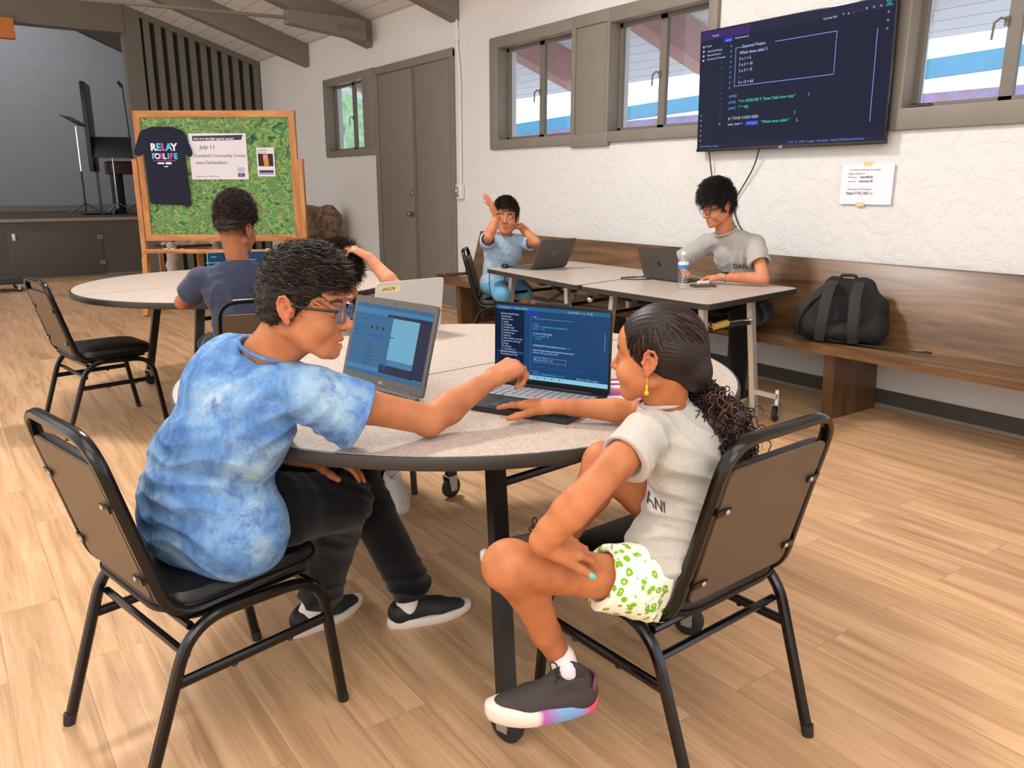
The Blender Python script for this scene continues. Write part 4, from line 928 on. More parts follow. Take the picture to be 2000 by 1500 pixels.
def hand(b, wrist, d, n, sc=1.0, side=1, curl=(.3, .3, .35, .4), thumb=(.5, .2), spread=.12, k=.006, curls=None, thumb_dir=None):
    """wrist point, finger direction d, n = out of the back of the hand; side=+1 when the thumb is on n x d"""
    d = unit(d); n = np.array(n, float); n = unit(n - d * (n @ d)); t = np.cross(n, d) * side; w = np.array(wrist, float)
    tips = {}
    kn = [(.078, .028), (.083, .009), (.079, -.010), (.071, -.026)]; ln = [(.038, .023, .019), (.043, .027, .020), (.040, .025, .020), (.031, .019, .018)]
    rad = [(.0088, .0080, .0066), (.0090, .0082, .0068), (.0086, .0078, .0064), (.0076, .0068, .0058)]
    # palm
    for (l, x), q in zip(kn, range(4)):
        b.cone(w + d * .010 * sc + t * x * .55 * sc, w + (d * l + t * x) * sc - n * .002 * sc, .0155 * sc, .0118 * sc, .014 * sc)
    b.cone(w - n * .006 * sc + t * .012 * sc, w + (d * .04 + t * .024) * sc - n * .008 * sc, .015 * sc, .014 * sc, .015 * sc)
    for q in range(4):
        l, x = kn[q]; p = w + (d * l + t * x) * sc; sp = spread * (1.3 - q) / 1.5; f = unit(d + t * sp); a = 0
        cu = curls[q] if curls is not None else (curl[q], curl[q] * 1.2, curl[q] * .8)
        for j in range(3):
            a += cu[j]; dirn = f * math.cos(a) - n * math.sin(a); e = p + dirn * ln[q][j] * sc
            b.cone(p, e, rad[q][j] * sc, (rad[q][j] * .90 if j < 2 else rad[q][j] * .86) * sc, k * sc); p = e
        tips[q] = p
    # thumb leaves the side of the palm near its base
    td = unit(d * .62 + t * .75 - n * .25) if thumb_dir is None else unit(d * thumb_dir[0] + t * thumb_dir[1] + n * thumb_dir[2])
    p = w + (d * .018 + t * .022 - n * .006) * sc; ax = unit(np.cross(td, n)); 
    for j, (L_, r1, r2) in enumerate(((.040, .0155, .0112), (.032, .0108, .0098), (.026, .0098, .0080))):
        e = p + td * L_ * sc; b.cone(p, e, r1 * sc, r2 * sc, .010 * sc); p = e
        td = unit(td + (d * .9 - n * .3) * (thumb[1] if j == 0 else thumb[0] * .4))
    tips['t'] = p; tips['td'] = td; tips['n'] = n
    return tips
def arm(b, sh, el, wr, r=(.043, .036, .033, .024), k=.014, mus=1.0):
    sh, el, wr = (np.array(q, float) for q in (sh, el, wr))
    b.chain([sh, sh + (el - sh) * .45, el], [r[0], r[0] * .93 * mus, r[1]], k)
    b.chain([el, el + (wr - el) * .28, el + (wr - el) * .75, wr], [r[1] * .98, r[2] * 1.10 * mus, r[3] * 1.12, r[3]], k)
def leg(b, hip, kn, an, r=(.075, .050, .048, .031), k=.02):
    hip, kn, an = (np.array(q, float) for q in (hip, kn, an))
    b.chain([hip, hip + (kn - hip) * .5, kn], [r[0], r[0] * .84, r[1]], k)
    ax = unit(an - kn); back = unit((hip - kn) - ax * ((hip - kn) @ ax))
    b.chain([kn, kn + (an - kn) * .30 + back * .012, kn + (an - kn) * .70, an], [r[1] * .96, r[2], r[3] * 1.22, r[3]], k)
def vnoise(P, f, seed=0, oct_=2):
    P = np.asarray(P, float); out = 0; a = 1.0; rng = np.random.RandomState(seed)
    for o in range(oct_):
        for _ in range(5):
            d = rng.normal(size=3); d /= np.linalg.norm(d); ph = rng.uniform(0, 6.28); d2 = rng.normal(size=3)
            out = out + a * .32 * np.sin((P @ d) * f * (2 ** o) * rng.uniform(.7, 1.4) * 2 + ph + 1.3 * np.sin(P @ d2 * f * .6 + ph))
        a *= .5
    return out
def folds(axis_dirs, amp=.004, f=26, seed=1):
    """cloth folds running across the given directions"""
    def fn(P):
        out = np.zeros(len(P))
        for i, (c, d, reach, g) in enumerate(axis_dirs):
            c = np.array(c); d = unit(d); r = np.linalg.norm(P - c, axis=1); wv = np.sin((P - c) @ d * g * .62 + 3.4 * vnoise(P, 6, seed + i, 2))
            out += np.exp(-(r / reach) ** 2) * (wv ** 3 if False else (1 - np.abs(wv)) * 2 - .8)
        return out * amp + amp * .6 * vnoise(P, f, seed + 9, 1)
    return fn

# ---- hair: a shaped cap plus many separate locks
def hair_cap(H, inside, vox, disp, grow=.012, shapes=()):
    b = Body(); w, X, S = H.w, H.X, H.sc
    for c, r in shapes: b.ell(w(*c), (np.array(r)) * S, X, .02)
    for c, n in inside: nn = H.r * n[0] + H.f * n[1] + H.u * n[2]; b.cut(w(*c), nn)
    return b.mesh(vox, disp=disp)
def locks(name, roots, dirs, length, parent, mat, seed=0, seg=7, r0=.0016, grav=(0, 0, -1), g=.35, curl=0.0, curlf=60, jitter=.25, wid=1.0, up_shade=None, flow=None, pull=None):
    """tapered strands; roots (n,3), dirs (n,3), length (n,)"""
    rng = np.random.RandomState(seed); n = len(roots); p = roots.copy(); d = dirs + rng.normal(size=dirs.shape) * jitter; d /= np.linalg.norm(d, axis=1)[:, None]
    pts = [p.copy()]; step = (length / seg)[:, None]; ph = rng.uniform(0, 6.28, n); ax = rng.normal(size=(n, 3)); ax /= np.linalg.norm(ax, axis=1)[:, None]
    for i in range(seg):
        dd = d + np.array(grav) * g * (i + 1) / seg
        if flow is not None: dd = dd + flow(p, i / seg)
        if curl: 
            s1 = np.cross(d, ax); s1 /= np.maximum(np.linalg.norm(s1, axis=1), 1e-6)[:, None]; s2 = np.cross(d, s1); a = ph + curlf * step[:, 0] * (i + 1)
            dd = dd + (s1 * np.cos(a)[:, None] + s2 * np.sin(a)[:, None]) * curl
        dd /= np.linalg.norm(dd, axis=1)[:, None]; d = .5 * d + .5 * dd if not curl else dd * .75 + d * .25; d /= np.linalg.norm(d, axis=1)[:, None]
        p = p + d * step
        if pull is not None: p = pull(p)
        pts.append(p.copy())
    P = np.stack(pts, 1)  # n, seg+1, 3
    T = np.gradient(P, axis=1); T /= np.maximum(np.linalg.norm(T, axis=2), 1e-9)[..., None]
    A = np.cross(T, ax[:, None, :]); A /= np.maximum(np.linalg.norm(A, axis=2), 1e-9)[..., None]; Bn = np.cross(T, A)
    t = np.linspace(0, 1, seg + 1); rr = r0 * (1 - .85 * t ** 1.5) * rng.uniform(.7, 1.3, n)[:, None]; V = []
    for k in range(3): a = 2 * PI * k / 3; V.append(P + (A * math.cos(a) * wid + Bn * math.sin(a) * .7) * rr[..., None])
    V = np.stack(V, 2)  # n, seg+1, 3, 3
    base = (np.arange(n) * (seg + 1) * 3)[:, None, None]; i = np.arange(seg)[None, :, None] * 3; k = np.arange(3)[None, None, :]; k2 = (k + 1) % 3
    F = np.stack([base + i + k, base + i + k2, base + i + 3 + k2, base + i + 3 + k], -1).reshape(-1, 4)
    sh = np.repeat(rng.uniform(0, 1, n) ** 1.6, (seg + 1) * 3)
    return V.reshape(-1, 3), F, sh
def scalp(V, F, n, seed, keep=None):
    rng = np.random.RandomState(seed); a, b_, c = V[F[:, 0]], V[F[:, 1]], V[F[:, 2]]; N = np.cross(b_ - a, c - a); A = np.linalg.norm(N, axis=1); N = N / np.maximum(A, 1e-12)[:, None]
    cen = V[F].mean(1)
    if keep is not None: A = A * keep(cen)
    i = rng.choice(len(F), n, p=A / A.sum()); w = rng.dirichlet((1, 1, 1, 1), n); return (V[F[i]] * w[..., None]).sum(1), N[i]
def person(label, base):
    return thing('person', label, 'person', base)
def rel_mesh(name, V, F, mat, root, **k):
    return np_mesh(name, V - np.array(root.location), F, mat, root, **k)
def rel_mb(b, name, root, parent=None, label=None):
    """mesh collected in world coordinates, parented to a thing at root.location (or to a part that sits at its origin)"""
    L = root.location; b.v = [(v[0] - L.x, v[1] - L.y, v[2] - L.z) for v in b.v]; return b.build(name, parent or root, label)
def shoe(root, heel, toe, up, mats, sc=1.0, laces='shoe_black', width=.092, sole_mat='white_rubber', thick=.024, lace_bow=True, name_label=None, badge=None, collar=.075):
    """trainer: heel and toe points on the sole's underside"""
    heel = np.array(heel, float); toe = np.array(toe, float); f = toe - heel; L = np.linalg.norm(f); f /= L; u = unit(np.array(up) - f * (np.array(up) @ f)); r = np.cross(f, u)
    w = lambda x, y, z: heel + r * x + f * y * L + u * z
    b = Body(); k = .018; W = width / 2
    b.cone(w(0, .14, .045), w(0, .60, .035), W * .78, W * .80, k); b.cone(w(.002, .60, .032), w(.004, .84, .026), W * .84, W * .62, k)
    b.cone(w(0, .13, .05), w(0, .20, collar), W * .72, W * .66, k); b.cone(w(0, .25, collar - .004), w(0, .52, .052), W * .60, W * .56, k)
    b.cut(w(0, 0, thick * .6), -u); b.cut(w(0, .24, collar + .012), unit(u - f * .25))
    b.ell(w(0, .245, collar + .018), (W * .62, L * .145, .032), [r, f, u], .004, 's')
    V, F = b.mesh(.0032); ob = rel_mesh('shoe', V, F, mats, root)
    n = 28; out = []
    for i in range(n):
        a = 2 * PI * i / n; yy = .5 - .5 * math.cos(a); side = math.sin(a); ww = W * (.80 + .26 * math.sin(PI * min(1, yy * .9)) + .10 * math.exp(-((yy - .68) / .2) ** 2)) * (1 if True else 1)
        out.append((abs(side) ** .75 * math.copysign(1, side) * ww * .92, -.02 + yy * 1.04))
    m = MB(); vs = []; lay = [(.88, 0), (1.0, thick * .25), (1.03, thick * .7), (.97, thick), (.8, thick * 1.1)]
    for s_, z in lay:
        for x, y in out: vs.append(w(x * s_, .5 + (y - .5) * (s_ * .25 + .75), z + .012 * max(0, y - .8) ** 1.0 * 3))
    fs = [list(range(n))[::-1], [(len(lay) - 1) * n + q for q in range(n)]]
    for i in range(len(lay) - 1):
        for q in range(n): l = (q + 1) % n; fs.append([i * n + q, i * n + l, (i + 1) * n + l, (i + 1) * n + q])
    m.add(vs, fs, sole_mat, True); rel_mb(m, 'sole', root, ob)
    if laces:
        m = MB()
        for q in range(4):
            y = .36 + q * .07; z = .088 - q * .0075 * 1.4
            m.tube([w(-.022, y, z - .012), w(0, y + .01, z + .001), w(.022, y + .02, z - .012)], .0022, laces, 6)
        if lace_bow:
            for s_ in (-1, 1): m.tube(fillet([w(0, .36, .088), w(s_ * .02, .33, .112), w(s_ * .035, .40, .108), w(s_ * .01, .38, .09)], .02, 4), .0019, laces, 6)
        rel_mb(m, 'laces', root, ob)
    return ob, w
# ---------------------------------------------------------------- people
def body_mesh(b, vox, fine=(), disp=None):
    V, F = b.mesh(vox, disp=disp); parts = []
    keep = np.ones(len(V), bool)
    for lo, hi, fv in fine:
        lo, hi = np.array(lo), np.array(hi); keep &= ~((V > lo + vox * 1.2) & (V < hi - vox * 1.2)).all(1)
        parts.append(b.mesh(fv, box=(lo, hi), disp=disp))
    return merge([crop(V, F, keep)] + parts)
def A(*p): return np.array(p, float)
def torso(b, pel, waist, chest, neck, lsh, rsh, w=(.15, .14, .155), dp=(.10, .09, .10), tz=(.11, .12, .15), sh=.05, k=.05, hipr=None):
    """pelvis, waist, chest ellipsoids across the body's own width, shoulders as rounded bars"""
    rr = unit(rsh - lsh); hr = unit(hipr) if hipr is not None else rr
    up1 = unit(waist - pel); up2 = unit(chest - waist); up3 = unit(neck - chest)
    for c, u, r, wx, wy, wz in ((pel, up1, hr, w[0], dp[0], tz[0]), (waist, up2, unit(hr + rr), w[1], dp[1], tz[1]), (chest, up3, rr, w[2], dp[2], tz[2])):
        r = unit(r - u * (r @ u)); b.ell(c, (wx, wy, wz), [r, np.cross(u, r), u], k)
    for s in (lsh, rsh): b.cone(neck * .72 + chest * .28, s, sh * 1.1, sh, k)
def shirt_mesh(pel, waist, chest, neck, lsh, rsh, lel, rel_, vox, w, dp, tz, hem, sleeve=(.6, .6), rs=(.066, .078), sh=.058, nk=.062, disp=None, headup=None, hipr=None, ext=(), arm_r=.05, droop=0.0, pre=None, tilt=None):
    b = Body(); torso(b, pel, waist, chest, neck, lsh, rsh, w, dp, tz, sh, .05, hipr)
    for c, r, X in ext: b.ell(c, r, X, .04)
    ends = []
    for s, e, q in ((lsh, lel, sleeve[0]), (rsh, rel_, sleeve[1])):
        end = s + (e - s) * q; arm_ax = unit(e - s); ax = unit(tilt) if (tilt is not None and s is rsh) else arm_ax; E_ = end + arm_ax * .06 + A(0, 0, -droop)
        b.cone(s, E_, rs[0], rs[1], .028, clip=[(end, ax)]); ends.append((s, E_))
    if pre: pre(b)
    if hem is not None: b.cut(hem[0], hem[1], k=.006)
    for s0, E_ in ends: b.cone(s0 + (E_ - s0) * .62, E_ + (E_ - s0) * .15, rs[0] * .38 + rs[1] * .62 - .013, rs[1] - .009, .004, 's')
    nu = unit(headup if headup is not None else neck - chest)
    b.cone(neck + nu * .004, neck + nu * .12, nk * .92, nk * 1.35, .010, 's')
    return biggest(*b.mesh(vox, disp=disp)), ends
def ring(c, n, r, rad, mat, ref, n_=36, squash=1.0):
    n = unit(n); x = unit(np.array(ref) - n * (np.array(ref) @ n)); y = np.cross(n, x); m = MB()
    m.tube([c + x * math.cos(a) * r + y * math.sin(a) * r * squash for a in np.linspace(0, 2 * PI, n_, endpoint=False)], rad, mat, 8, closed=True); return m
def glasses(H, root, rim, temple, lens=True, w=.0245, h=.0175, thin=.0019, full=True):
    for nm in ('glasses',):
        m = MB()
        for s in (-1, 1):
            pts = []
            for k in range(24):
                a = 2 * PI * k / 24; cx, cy = math.cos(a), math.sin(a); px = math.copysign(abs(cx) ** .7, cx) * w * (1 if cy > 0 else .92); pz = math.copysign(abs(cy) ** .75, cy) * h
                pts.append(H.w(s * .0325 + px, .0985 - abs(s * .0325 + px) * .12, -.004 + pz))
            m.tube(pts, thin, rim, 8, closed=True)
            m.tube([H.w(s * (.0325 + w), .094, .006), H.w(s * .0700, .080, .007), H.w(s * .0765, .045, .007), H.w(s * .0770, -.002, .008), H.w(s * .0765, -.020, -.002), H.w(s * .075, -.030, -.018)], [thin * 1.5, thin * 1.7, thin * 1.5, thin * 1.3, thin * 1.2, thin], temple, 8)
        m.tube([H.w(-.0085, .0985, .0), H.w(0, .1015, .004), H.w(.0085, .0985, .0)], thin * 1.1, rim, 8)
        g = rel_mb(m, nm, root)
        if lens:
            for s in (-1, 1):
                l = MB(); c = H.w(s * .0325, .0960, -.004); M = basis(H.r, H.u, np.cross(H.r, H.u), c)
                l.box((0, 0, 0), (w * 1.75 * H.sc, h * 1.75 * H.sc, .0008), 'lens_glass', M, bev=.004); rel_mb(l, 'lens', root, g)
    return g
def hair_short(H, root, mat, seed, n_top, n_side, vol=.022, length=(.030, .05), fade=True, curl=0.0, curlf=80, flow_f=(.7, .1, .2), g=.25, side_len=.008, hairline=.058, cap_noise=.0025, front=.068, jit=.25, r0=.0014, back_low=-.055):
    """cap hugging the skull, long locks on top, short ones at the sides"""
    def low(P):       # keep only where hair grows: below this the cap is removed
        L = H.local(P); x, y, z = L.T; return z
    b = Body(); w, X, S = H.w, H.X, H.sc
    b.ell(w(0, -.018, .038), np.array((.0780, .0935, .0815)) * S, X, .01); b.ell(w(0, -.041, .016), np.array((.0750, .0725, .072)) * S, X, .02); b.ell(w(0, -.052, -.022), np.array((.060, .045, .040)) * S, X, .02)
    b.ell(w(0, -.012, .052 + vol * .4), np.array((.071 + vol * .3, .088 + vol * .35, .066 + vol * .75)) * S, X, .02)
    # face opening, ears, nape
    b.ell(w(0, .125, -.030), np.array((.068, .085, .030 + hairline)) * S, X, .012, 's')
    for s in (-1, 1):
        b.ell(w(s * .080, -.008, -.020), np.array((.024, .024, .038)) * S, X, .006, 's'); b.cone(w(s * .075, .035, -.10), w(s * .080, .048, -.012), .034 * S, .024 * S, .01 * S, 's')
    b.cut(w(0, -.06, back_low), -(H.u) + H.f * .25, k=.01 * S)
    dsp = lambda P: cap_noise * vnoise(P, 75, seed, 2)
    V, F = b.mesh(.0032, disp=dsp); L = H.local(V); o = rel_mesh('hair', V, F, mat, root, tint=np.full(len(V), .1), tintname='shade')
    top = lambda c: (H.local(c)[:, 2] > .045).astype(float) + .15; side = lambda c: (H.local(c)[:, 2] <= .06).astype(float)
    parts = []
    def fl(P, t): 
        Lx = H.local(P); c = np.stack([Lx[:, 0] * 0 + flow_f[1], np.full(len(P), flow_f[0]), np.full(len(P), flow_f[2])], -1); return c[:, :1] * H.r + c[:, 1:2] * H.f + c[:, 2:] * H.u
    rng = np.random.RandomState(seed)
    if n_top:
        R0, N0 = scalp(V, F, n_top, seed, top); parts.append(locks('top', R0 - N0 * .004, N0, rng.uniform(*length, n_top) * S, None, mat, seed, 7, r0, -H.u, g, curl, curlf, jit, flow=fl))
    if n_side:
        R0, N0 = scalp(V, F, n_side, seed + 1, side); down = -H.u + H.f * -.15
        parts.append(locks('side', R0 - N0 * .002, N0 * .35 + down, rng.uniform(.6, 1.3, n_side) * side_len * S, None, mat, seed + 1, 4, r0 * .7, -H.u, .5, curl * .6, curlf, .35))
    n = 0; Vs, Fs, Ss = [], [], []
    for v, f, s in parts: Vs.append(v); Fs.append(f + n); Ss.append(s); n += len(v)
    if Vs: rel_child('hair_locks', np.concatenate(Vs), np.concatenate(Fs), mat, root, o, np.concatenate(Ss))
    return o, V, F
def rel_child(name, V, F, mat, root, parent, shade): 
    return np_mesh(name, V - np.array(root.location), F, mat, parent, tint=shade, tintname='shade')

# ===== boy in the blue tie-dye shirt =====
def boy_blue():
    P = person('boy in blue tie-dye T-shirt and glasses leaning in to point at the laptop', (.45, 1.98, 0))
    H = Head(A(.661, 1.722, 1.098), A(.754, -.656, -.12), A(0.06, 0, 1), 1.0)
    pel, waist, chest, neck = A(.455, 1.960, .580), A(.480, 1.92, .70), A(.535, 1.855, .865), A(.590, 1.800, .985)
    rsh, lsh = A(.650, 1.680, .902), A(.545, 1.945, .945); rel_, rwr = A(.935, 1.650, .800), A(1.142, 1.688, .868); lel, lwr = A(.610, 2.02, .70), A(.735, 1.955, .655)
    b = Body(); add_head(b, H, neck + A(0, 0, -.01), .053, open_mouth=.006)
    b.cone(neck, chest, .05, .05, .02); b.cone(chest, rsh, .04, .04, .02); b.cone(chest, lsh, .04, .04, .02)
    arm(b, rsh, rel_, rwr, (.044, .037, .037, .0245)); b.sph(rel_ + A(-.012, .0, -.012), .027, .02); arm(b, lsh, lel, lwr, (.044, .036, .034, .025))
    t1 = hand(b, rwr, A(.93, .06, .30), A(-.33, -.22, .92), 1.08, 1, curls=[(.62, .30, .2), (.85, 1.15, .6), (1.0, 1.25, .7), (1.05, 1.2, .7)], thumb_dir=(.8, .15, -.65))
    t2 = hand(b, lwr, A(.86, -.45, -.12), A(.1, .1, 1), .98, -1, curl=(.35, .35, .4, .4))
    V, F = body_mesh(b, .0036, [(H.c - .135, H.c + A(.135, .135, .05), .0020), (rwr - A(.035, .08, .10), rwr + A(.20, .10, .08), .0020)])
    body = rel_mesh('body', V, F, 'skin_tan', P, tint=face_tint(H, V)); add_eyes(H, P, (.3, .9, -.35))
    m = MB(); m.tube([H.w(-.012, .0835, -.0705), H.w(-.006, .0862, -.0706), H.w(0, .0872, -.0706), H.w(.006, .0862, -.0706), H.w(.012, .0835, -.0705)], .0028, 'teeth', 6); rel_mb(m, 'teeth', P)
    fw = A(.95, -.05, 0)
    fd = folds([(A(.42, 1.80, .66), A(.55, .2, .9), .20, 95), (A(.60, 1.72, .86), A(.8, -.3, -.6), .12, 110), (A(.34, 1.97, .66), A(.3, .1, 1), .16, 80), (A(.55, 1.86, .95), A(1, .2, -.3), .10, 100)], .0048, 15, 3)
    u1 = unit(waist - pel)
    (V, F), ends = shirt_mesh(pel, waist, chest, neck, lsh, rsh, lel, rel_, .0036, (.175, .165, .165), (.150, .135, .112), (.15, .15, .15), (A(.47, 1.90, .462), A(.05, .0, -1)), (.62, .40), (.068, .094), .052, .062, fd, tilt=(.80, -.20, -.42), headup=A(.25, -.30, 1), hipr=A(.21, -.98, 0),
        ext=[(A(.455, 1.92, .65), (.135, .16, .13), None), (A(.50, 1.835, .56), (.125, .13, .13), None), (A(.51, 1.87, .78), (.14, .15, .12), None)], droop=.045)
    tee = rel_mesh('t_shirt', relax(V, F, 2), F, 'tie_dye_cotton', P)
    rel_mb(ring(neck + unit(A(.25, -.30, 1)) * .012, A(.25, -.30, 1), .0655, .0050, 'tie_dye_cotton', A(1, 0, 0)), 'collar', P, tee)
    # jeans
    b = Body(); rh, lh = A(.465, 1.885, .575), A(.44, 2.07, .575); rk, lk = A(.815, 1.925, .525), A(.885, 2.03, .56); ra, la = A(.825, 2.175, .135), A(1.075, 2.035, .13)
    b.ell(pel + A(0.01, 0, -.015), (.12, .165, .10), None, .04)
    for h, kn, an, e in ((rh, rk, ra, .070), (lh, lk, la, .064)):
        b.chain([h, h + (kn - h) * .5, kn, ], [.100, .095, .076], .03); ax = unit(an - kn)
        b.chain([kn, kn + ax * .14, an + ax * .03], [.070, .064, e], .03, clip=[(an, ax)])
    for kn, an in ((rk, ra), (lk, la)): ax = unit(an - kn); b.cone(an - ax * .05, an + ax * .05, .05, .052, .006, 's')
    b.cut(A(.4, 2, .474), A(0, 0, -1), reach=9, k=.01) if False else None
    fd = folds([(rk, A(.3, .5, .8), .13, 120), (lk, A(.3, .5, .8), .13, 120), (ra, A(0, .3, 1), .12, 110), (la, A(0, .3, 1), .12, 110), (rh + A(.08, 0, 0), A(1, .3, 0), .14, 80)], .0045, 22, 5)
    V, F = b.mesh(.004, disp=fd); rel_mesh('jeans', relax(V, F, 1), F, 'black_denim', P)
    for (hl, to, an, kn) in (((.735, 2.195, .0), (.995, 2.262, .0), ra, rk), ((1.005, 2.075, .0), (1.272, 2.02, .0), la, lk)):
        so, w = shoe(P, hl, to, (0, 0, 1), 'shoe_black', thick=.030)
        s = Body(); an = np.array(an); s.cone(w(0, .22, .05), an + (kn - an) * .08, .034, .034, .01); V, F = s.mesh(.003); rel_mesh('sock', V, F, 'sock_white', P)
    glasses(H, P, 'glasses_blue', 'glasses_black', True, w=.0255, h=.0185, thin=.0021)
    hair_short(H, P, 'hair_black_brown', 11, 4200, 2400, vol=.017, length=(.020, .040), curl=.35, curlf=70, flow_f=(.85, .05, .05), g=.18, side_len=.010, hairline=.070, jit=.35, r0=.0013, back_low=-.052)
    return P, H
boy_blue()
from mathutils.bvhtree import BVHTree
def decal(V, F, txt, size, mat, origin, xdir, ydir, name, root, parent, lift=.0028, shear=0, extra=None):
    """flat lettering pressed onto a cloth surface"""
    bvh = BVHTree.FromPolygons([tuple(v) for v in V], [tuple(f) for f in F]); x = unit(xdir); n = unit(np.cross(x, np.array(ydir, float))); y = np.cross(n, x)
    m = MB(); m.text(txt, size, mat, Matrix.Identity(4), .0, align='CENTER', bold=.0004) if txt else None
    if extra: extra(m)
    out = []
    for v in m.v:
        p = Vector(A(*origin) + x * v[0] + y * v[1] + n * .25); h = bvh.ray_cast(p, Vector(-n)); out.append(tuple(h[0] + Vector(n) * lift) if h[0] is not None else tuple(A(*origin) + x * v[0] + y * v[1]))
    m.v = out; return rel_mb(m, name, root, parent)
# ===== girl with the ponytail =====
def girl():
    P = person('girl with curly ponytail in grey T-shirt and green floral shorts typing at the laptop', (1.40, 1.28, 0))
    H = Head(A(1.264, 1.222, .997), A(-.40, .905, -.05), A(0, -.04, 1), .94)
    pel, waist, chest, neck = A(1.298, 1.165, .518), A(1.340, 1.170, .640), A(1.338, 1.190, .765), A(1.290, 1.212, .873)
    lsh, rsh = A(1.195, 1.178, .835), A(1.375, 1.280, .838); lel, lwr = A(.965, 1.120, .755), A(.912, 1.170, .668); rel_, rwr = A(1.430, 1.425, .792), A(1.262, 1.590, .797)
    b = Body(); add_head(b, H, neck + A(.004, -.006, -.01), .043, cheeks=1.2)
    b.cone(neck, chest, .04, .04, .02); b.cone(chest, rsh, .035, .035, .02); b.cone(chest, lsh, .035, .035, .02); b.cone(chest, pel, .04, .05, .02)
    arm(b, lsh, lel, lwr, (.039, .034, .032, .0265), .016); arm(b, rsh, rel_, rwr, (.036, .031, .028, .0195)); b.sph(lwr + A(.006, .0, -.006), .026, .015)
    t1 = hand(b, rwr, A(-.30, .95, -.05), A(0, 0, 1), .93, 1, curl=(.10, .16, .2, .3), spread=.20, thumb_dir=(.45, .9, -.12))
    t2 = hand(b, lwr + A(.015, .01, -.02), A(.45, .70, -.52), A(.25, -.80, .5), .92, -1, curl=(.5, .6, .6, .6), thumb=(.1, .05), thumb_dir=(.42, .85, .02)) if False else None
    lh = lwr + A(.010, .002, -.012); t2 = hand(b, lh, A(.90, -.22, -.22), A(-.05, -.35, .95), .90, -1, curl=(.35, .4, .45, .5), thumb=(.05, .02), thumb_dir=(.88, .42, -.20))
    lhip, lkn, lan = A(1.222, 1.142, .492), A(.878, 1.243, .592), A(1.045, 1.265, .300); rhip, rkn, ran = A(1.385, 1.245, .545), A(1.215, 1.325, .725), A(1.075, 1.345, .515)
    leg(b, lhip, lkn, lan, (.056, .052, .043, .0265)); b.sph(lkn + A(.01, .0, .004), .049, .02); leg(b, rhip, rkn, ran, (.052, .050, .043, .027))
    b.cut((1.4, 1.110, .5), (0, -.95, -.25), k=.01)
    V, F = body_mesh(b, .0036, [(H.c - .13, H.c + .125, .0020), (rwr - A(.13, .03, .04), rwr + A(.05, .21, .05), .0019), (lh - A(.04, .06, .09), lh + A(.13, .12, .04), .0019)])
    tn = face_tint(H, V); rel_mesh('body', V, F, 'skin_girl', P, tint=tn); add_eyes(H, P, (.15, .95, -.1))
    if t2:
        td = unit(t2['td']); nn = unit(A(-.45, -.85, .25)); m = MB(); c = t2['t'] + nn * .0058; x = td; M = basis(x, np.cross(nn, x), nn, c); m.ell((0.001, 0, 0), (.0085, .0062, .0022), 'nail_teal', M, 14); rel_mb(m, 'fingernail', P, label='teal painted thumbnail')
    fd = folds([(A(1.27, 1.13, .64), A(-.3, .2, 1), .12, 110), (A(1.33, 1.12, .72), A(.5, .1, .9), .14, 70), (A(1.24, 1.16, .80), A(.6, .1, .6), .08, 100), (A(1.27, 1.10, .58), A(-.2, .0, 1), .12, 110)], .0065, 18, 8)
    (V, F), ends = shirt_mesh(pel, waist, chest, neck, lsh, rsh, lel, rel_, .0034, (.128, .122, .125), (.112, .100, .092), (.085, .10, .115), (A(1.30, 1.17, .512), A(.12, -.1, -1)), (.34, .40), (.052, .060), .045, .048, fd, headup=A(-.05, .0, 1), hipr=A(.88, .46, 0),
        ext=[(A(1.30, 1.155, .60), (.105, .095, .08), None)], droop=.012, nk=.050) if False else shirt_mesh(pel, waist, chest, neck, lsh, rsh, lel, rel_, .0034, (.128, .122, .125), (.112, .100, .092), (.085, .10, .115), (A(1.25, 1.15, .490), A(.45, -.1, -1)), (.34, .40), (.052, .062), .045, .050, fd, headup=A(-.05, .0, 1), hipr=A(.88, .46, 0), ext=[(A(1.295, 1.155, .555), (.122, .110, .10), None), (A(1.255, 1.145, .565), (.085, .09, .065), None)], droop=.012, pre=lambda q: q.cut((1.4, 1.080, .5), (0, -.95, -.25), k=.02))
    V = relax(V, F, 2); tee = rel_mesh('t_shirt', V, F, 'grey_heather', P)
    rel_mb(ring(neck + A(-.002, .002, .016), A(-.10, .10, 1), .053, .0045, 'grey_heather', A(1, 0, 0)), 'collar', P, tee)
    decal(V, F, 'ANI', .022, 'ink', (1.195, 1.125, .665), A(.70, -.60, 0), A(0, 0, 1), 'shirt_print', P, tee)
    # shorts
    b = Body(); hr = unit(A(.88, .46, 0)); b.ell(pel + A(.0, .005, -.012), (.130, .113, .088), [hr, A(-.46, .88, 0), A(0, 0, 1)], .03)
    ends = []
    for h, kn, q, r1, r2 in ((lhip, lkn, .40, .088, .069), (rhip, rkn, .22, .076, .070)):
        ax = unit(kn - h); e = h + (kn - h) * q; b.cone(h, e + ax * .03, r1, r2, .02, clip=[(e, unit(ax + A(.1, 0, .05)))]); ends.append((e, ax))
    for e, ax in ends: b.cone(e - ax * .02, e + ax * .05, .054, .058, .005, 's')
    b.cut((1.4, 1.084, .5), (0, -.95, -.25), k=.02)
    fd = folds([(A(1.26, 1.12, .52), A(.9, .2, .2), .14, 120)], .0045, 24, 4); V, F = b.mesh(.0036, disp=fd); rel_mesh('shorts', relax(V, F, 1), F, 'green_floral_cotton', P)
    so, w = shoe(P, (1.078, 1.178, .215), (.862, 1.298, .200), unit(A(-.05, -.10, 1)), 'shoe_charcoal', thick=.036, sole_mat='rainbow_sole', width=.094, collar=.098)
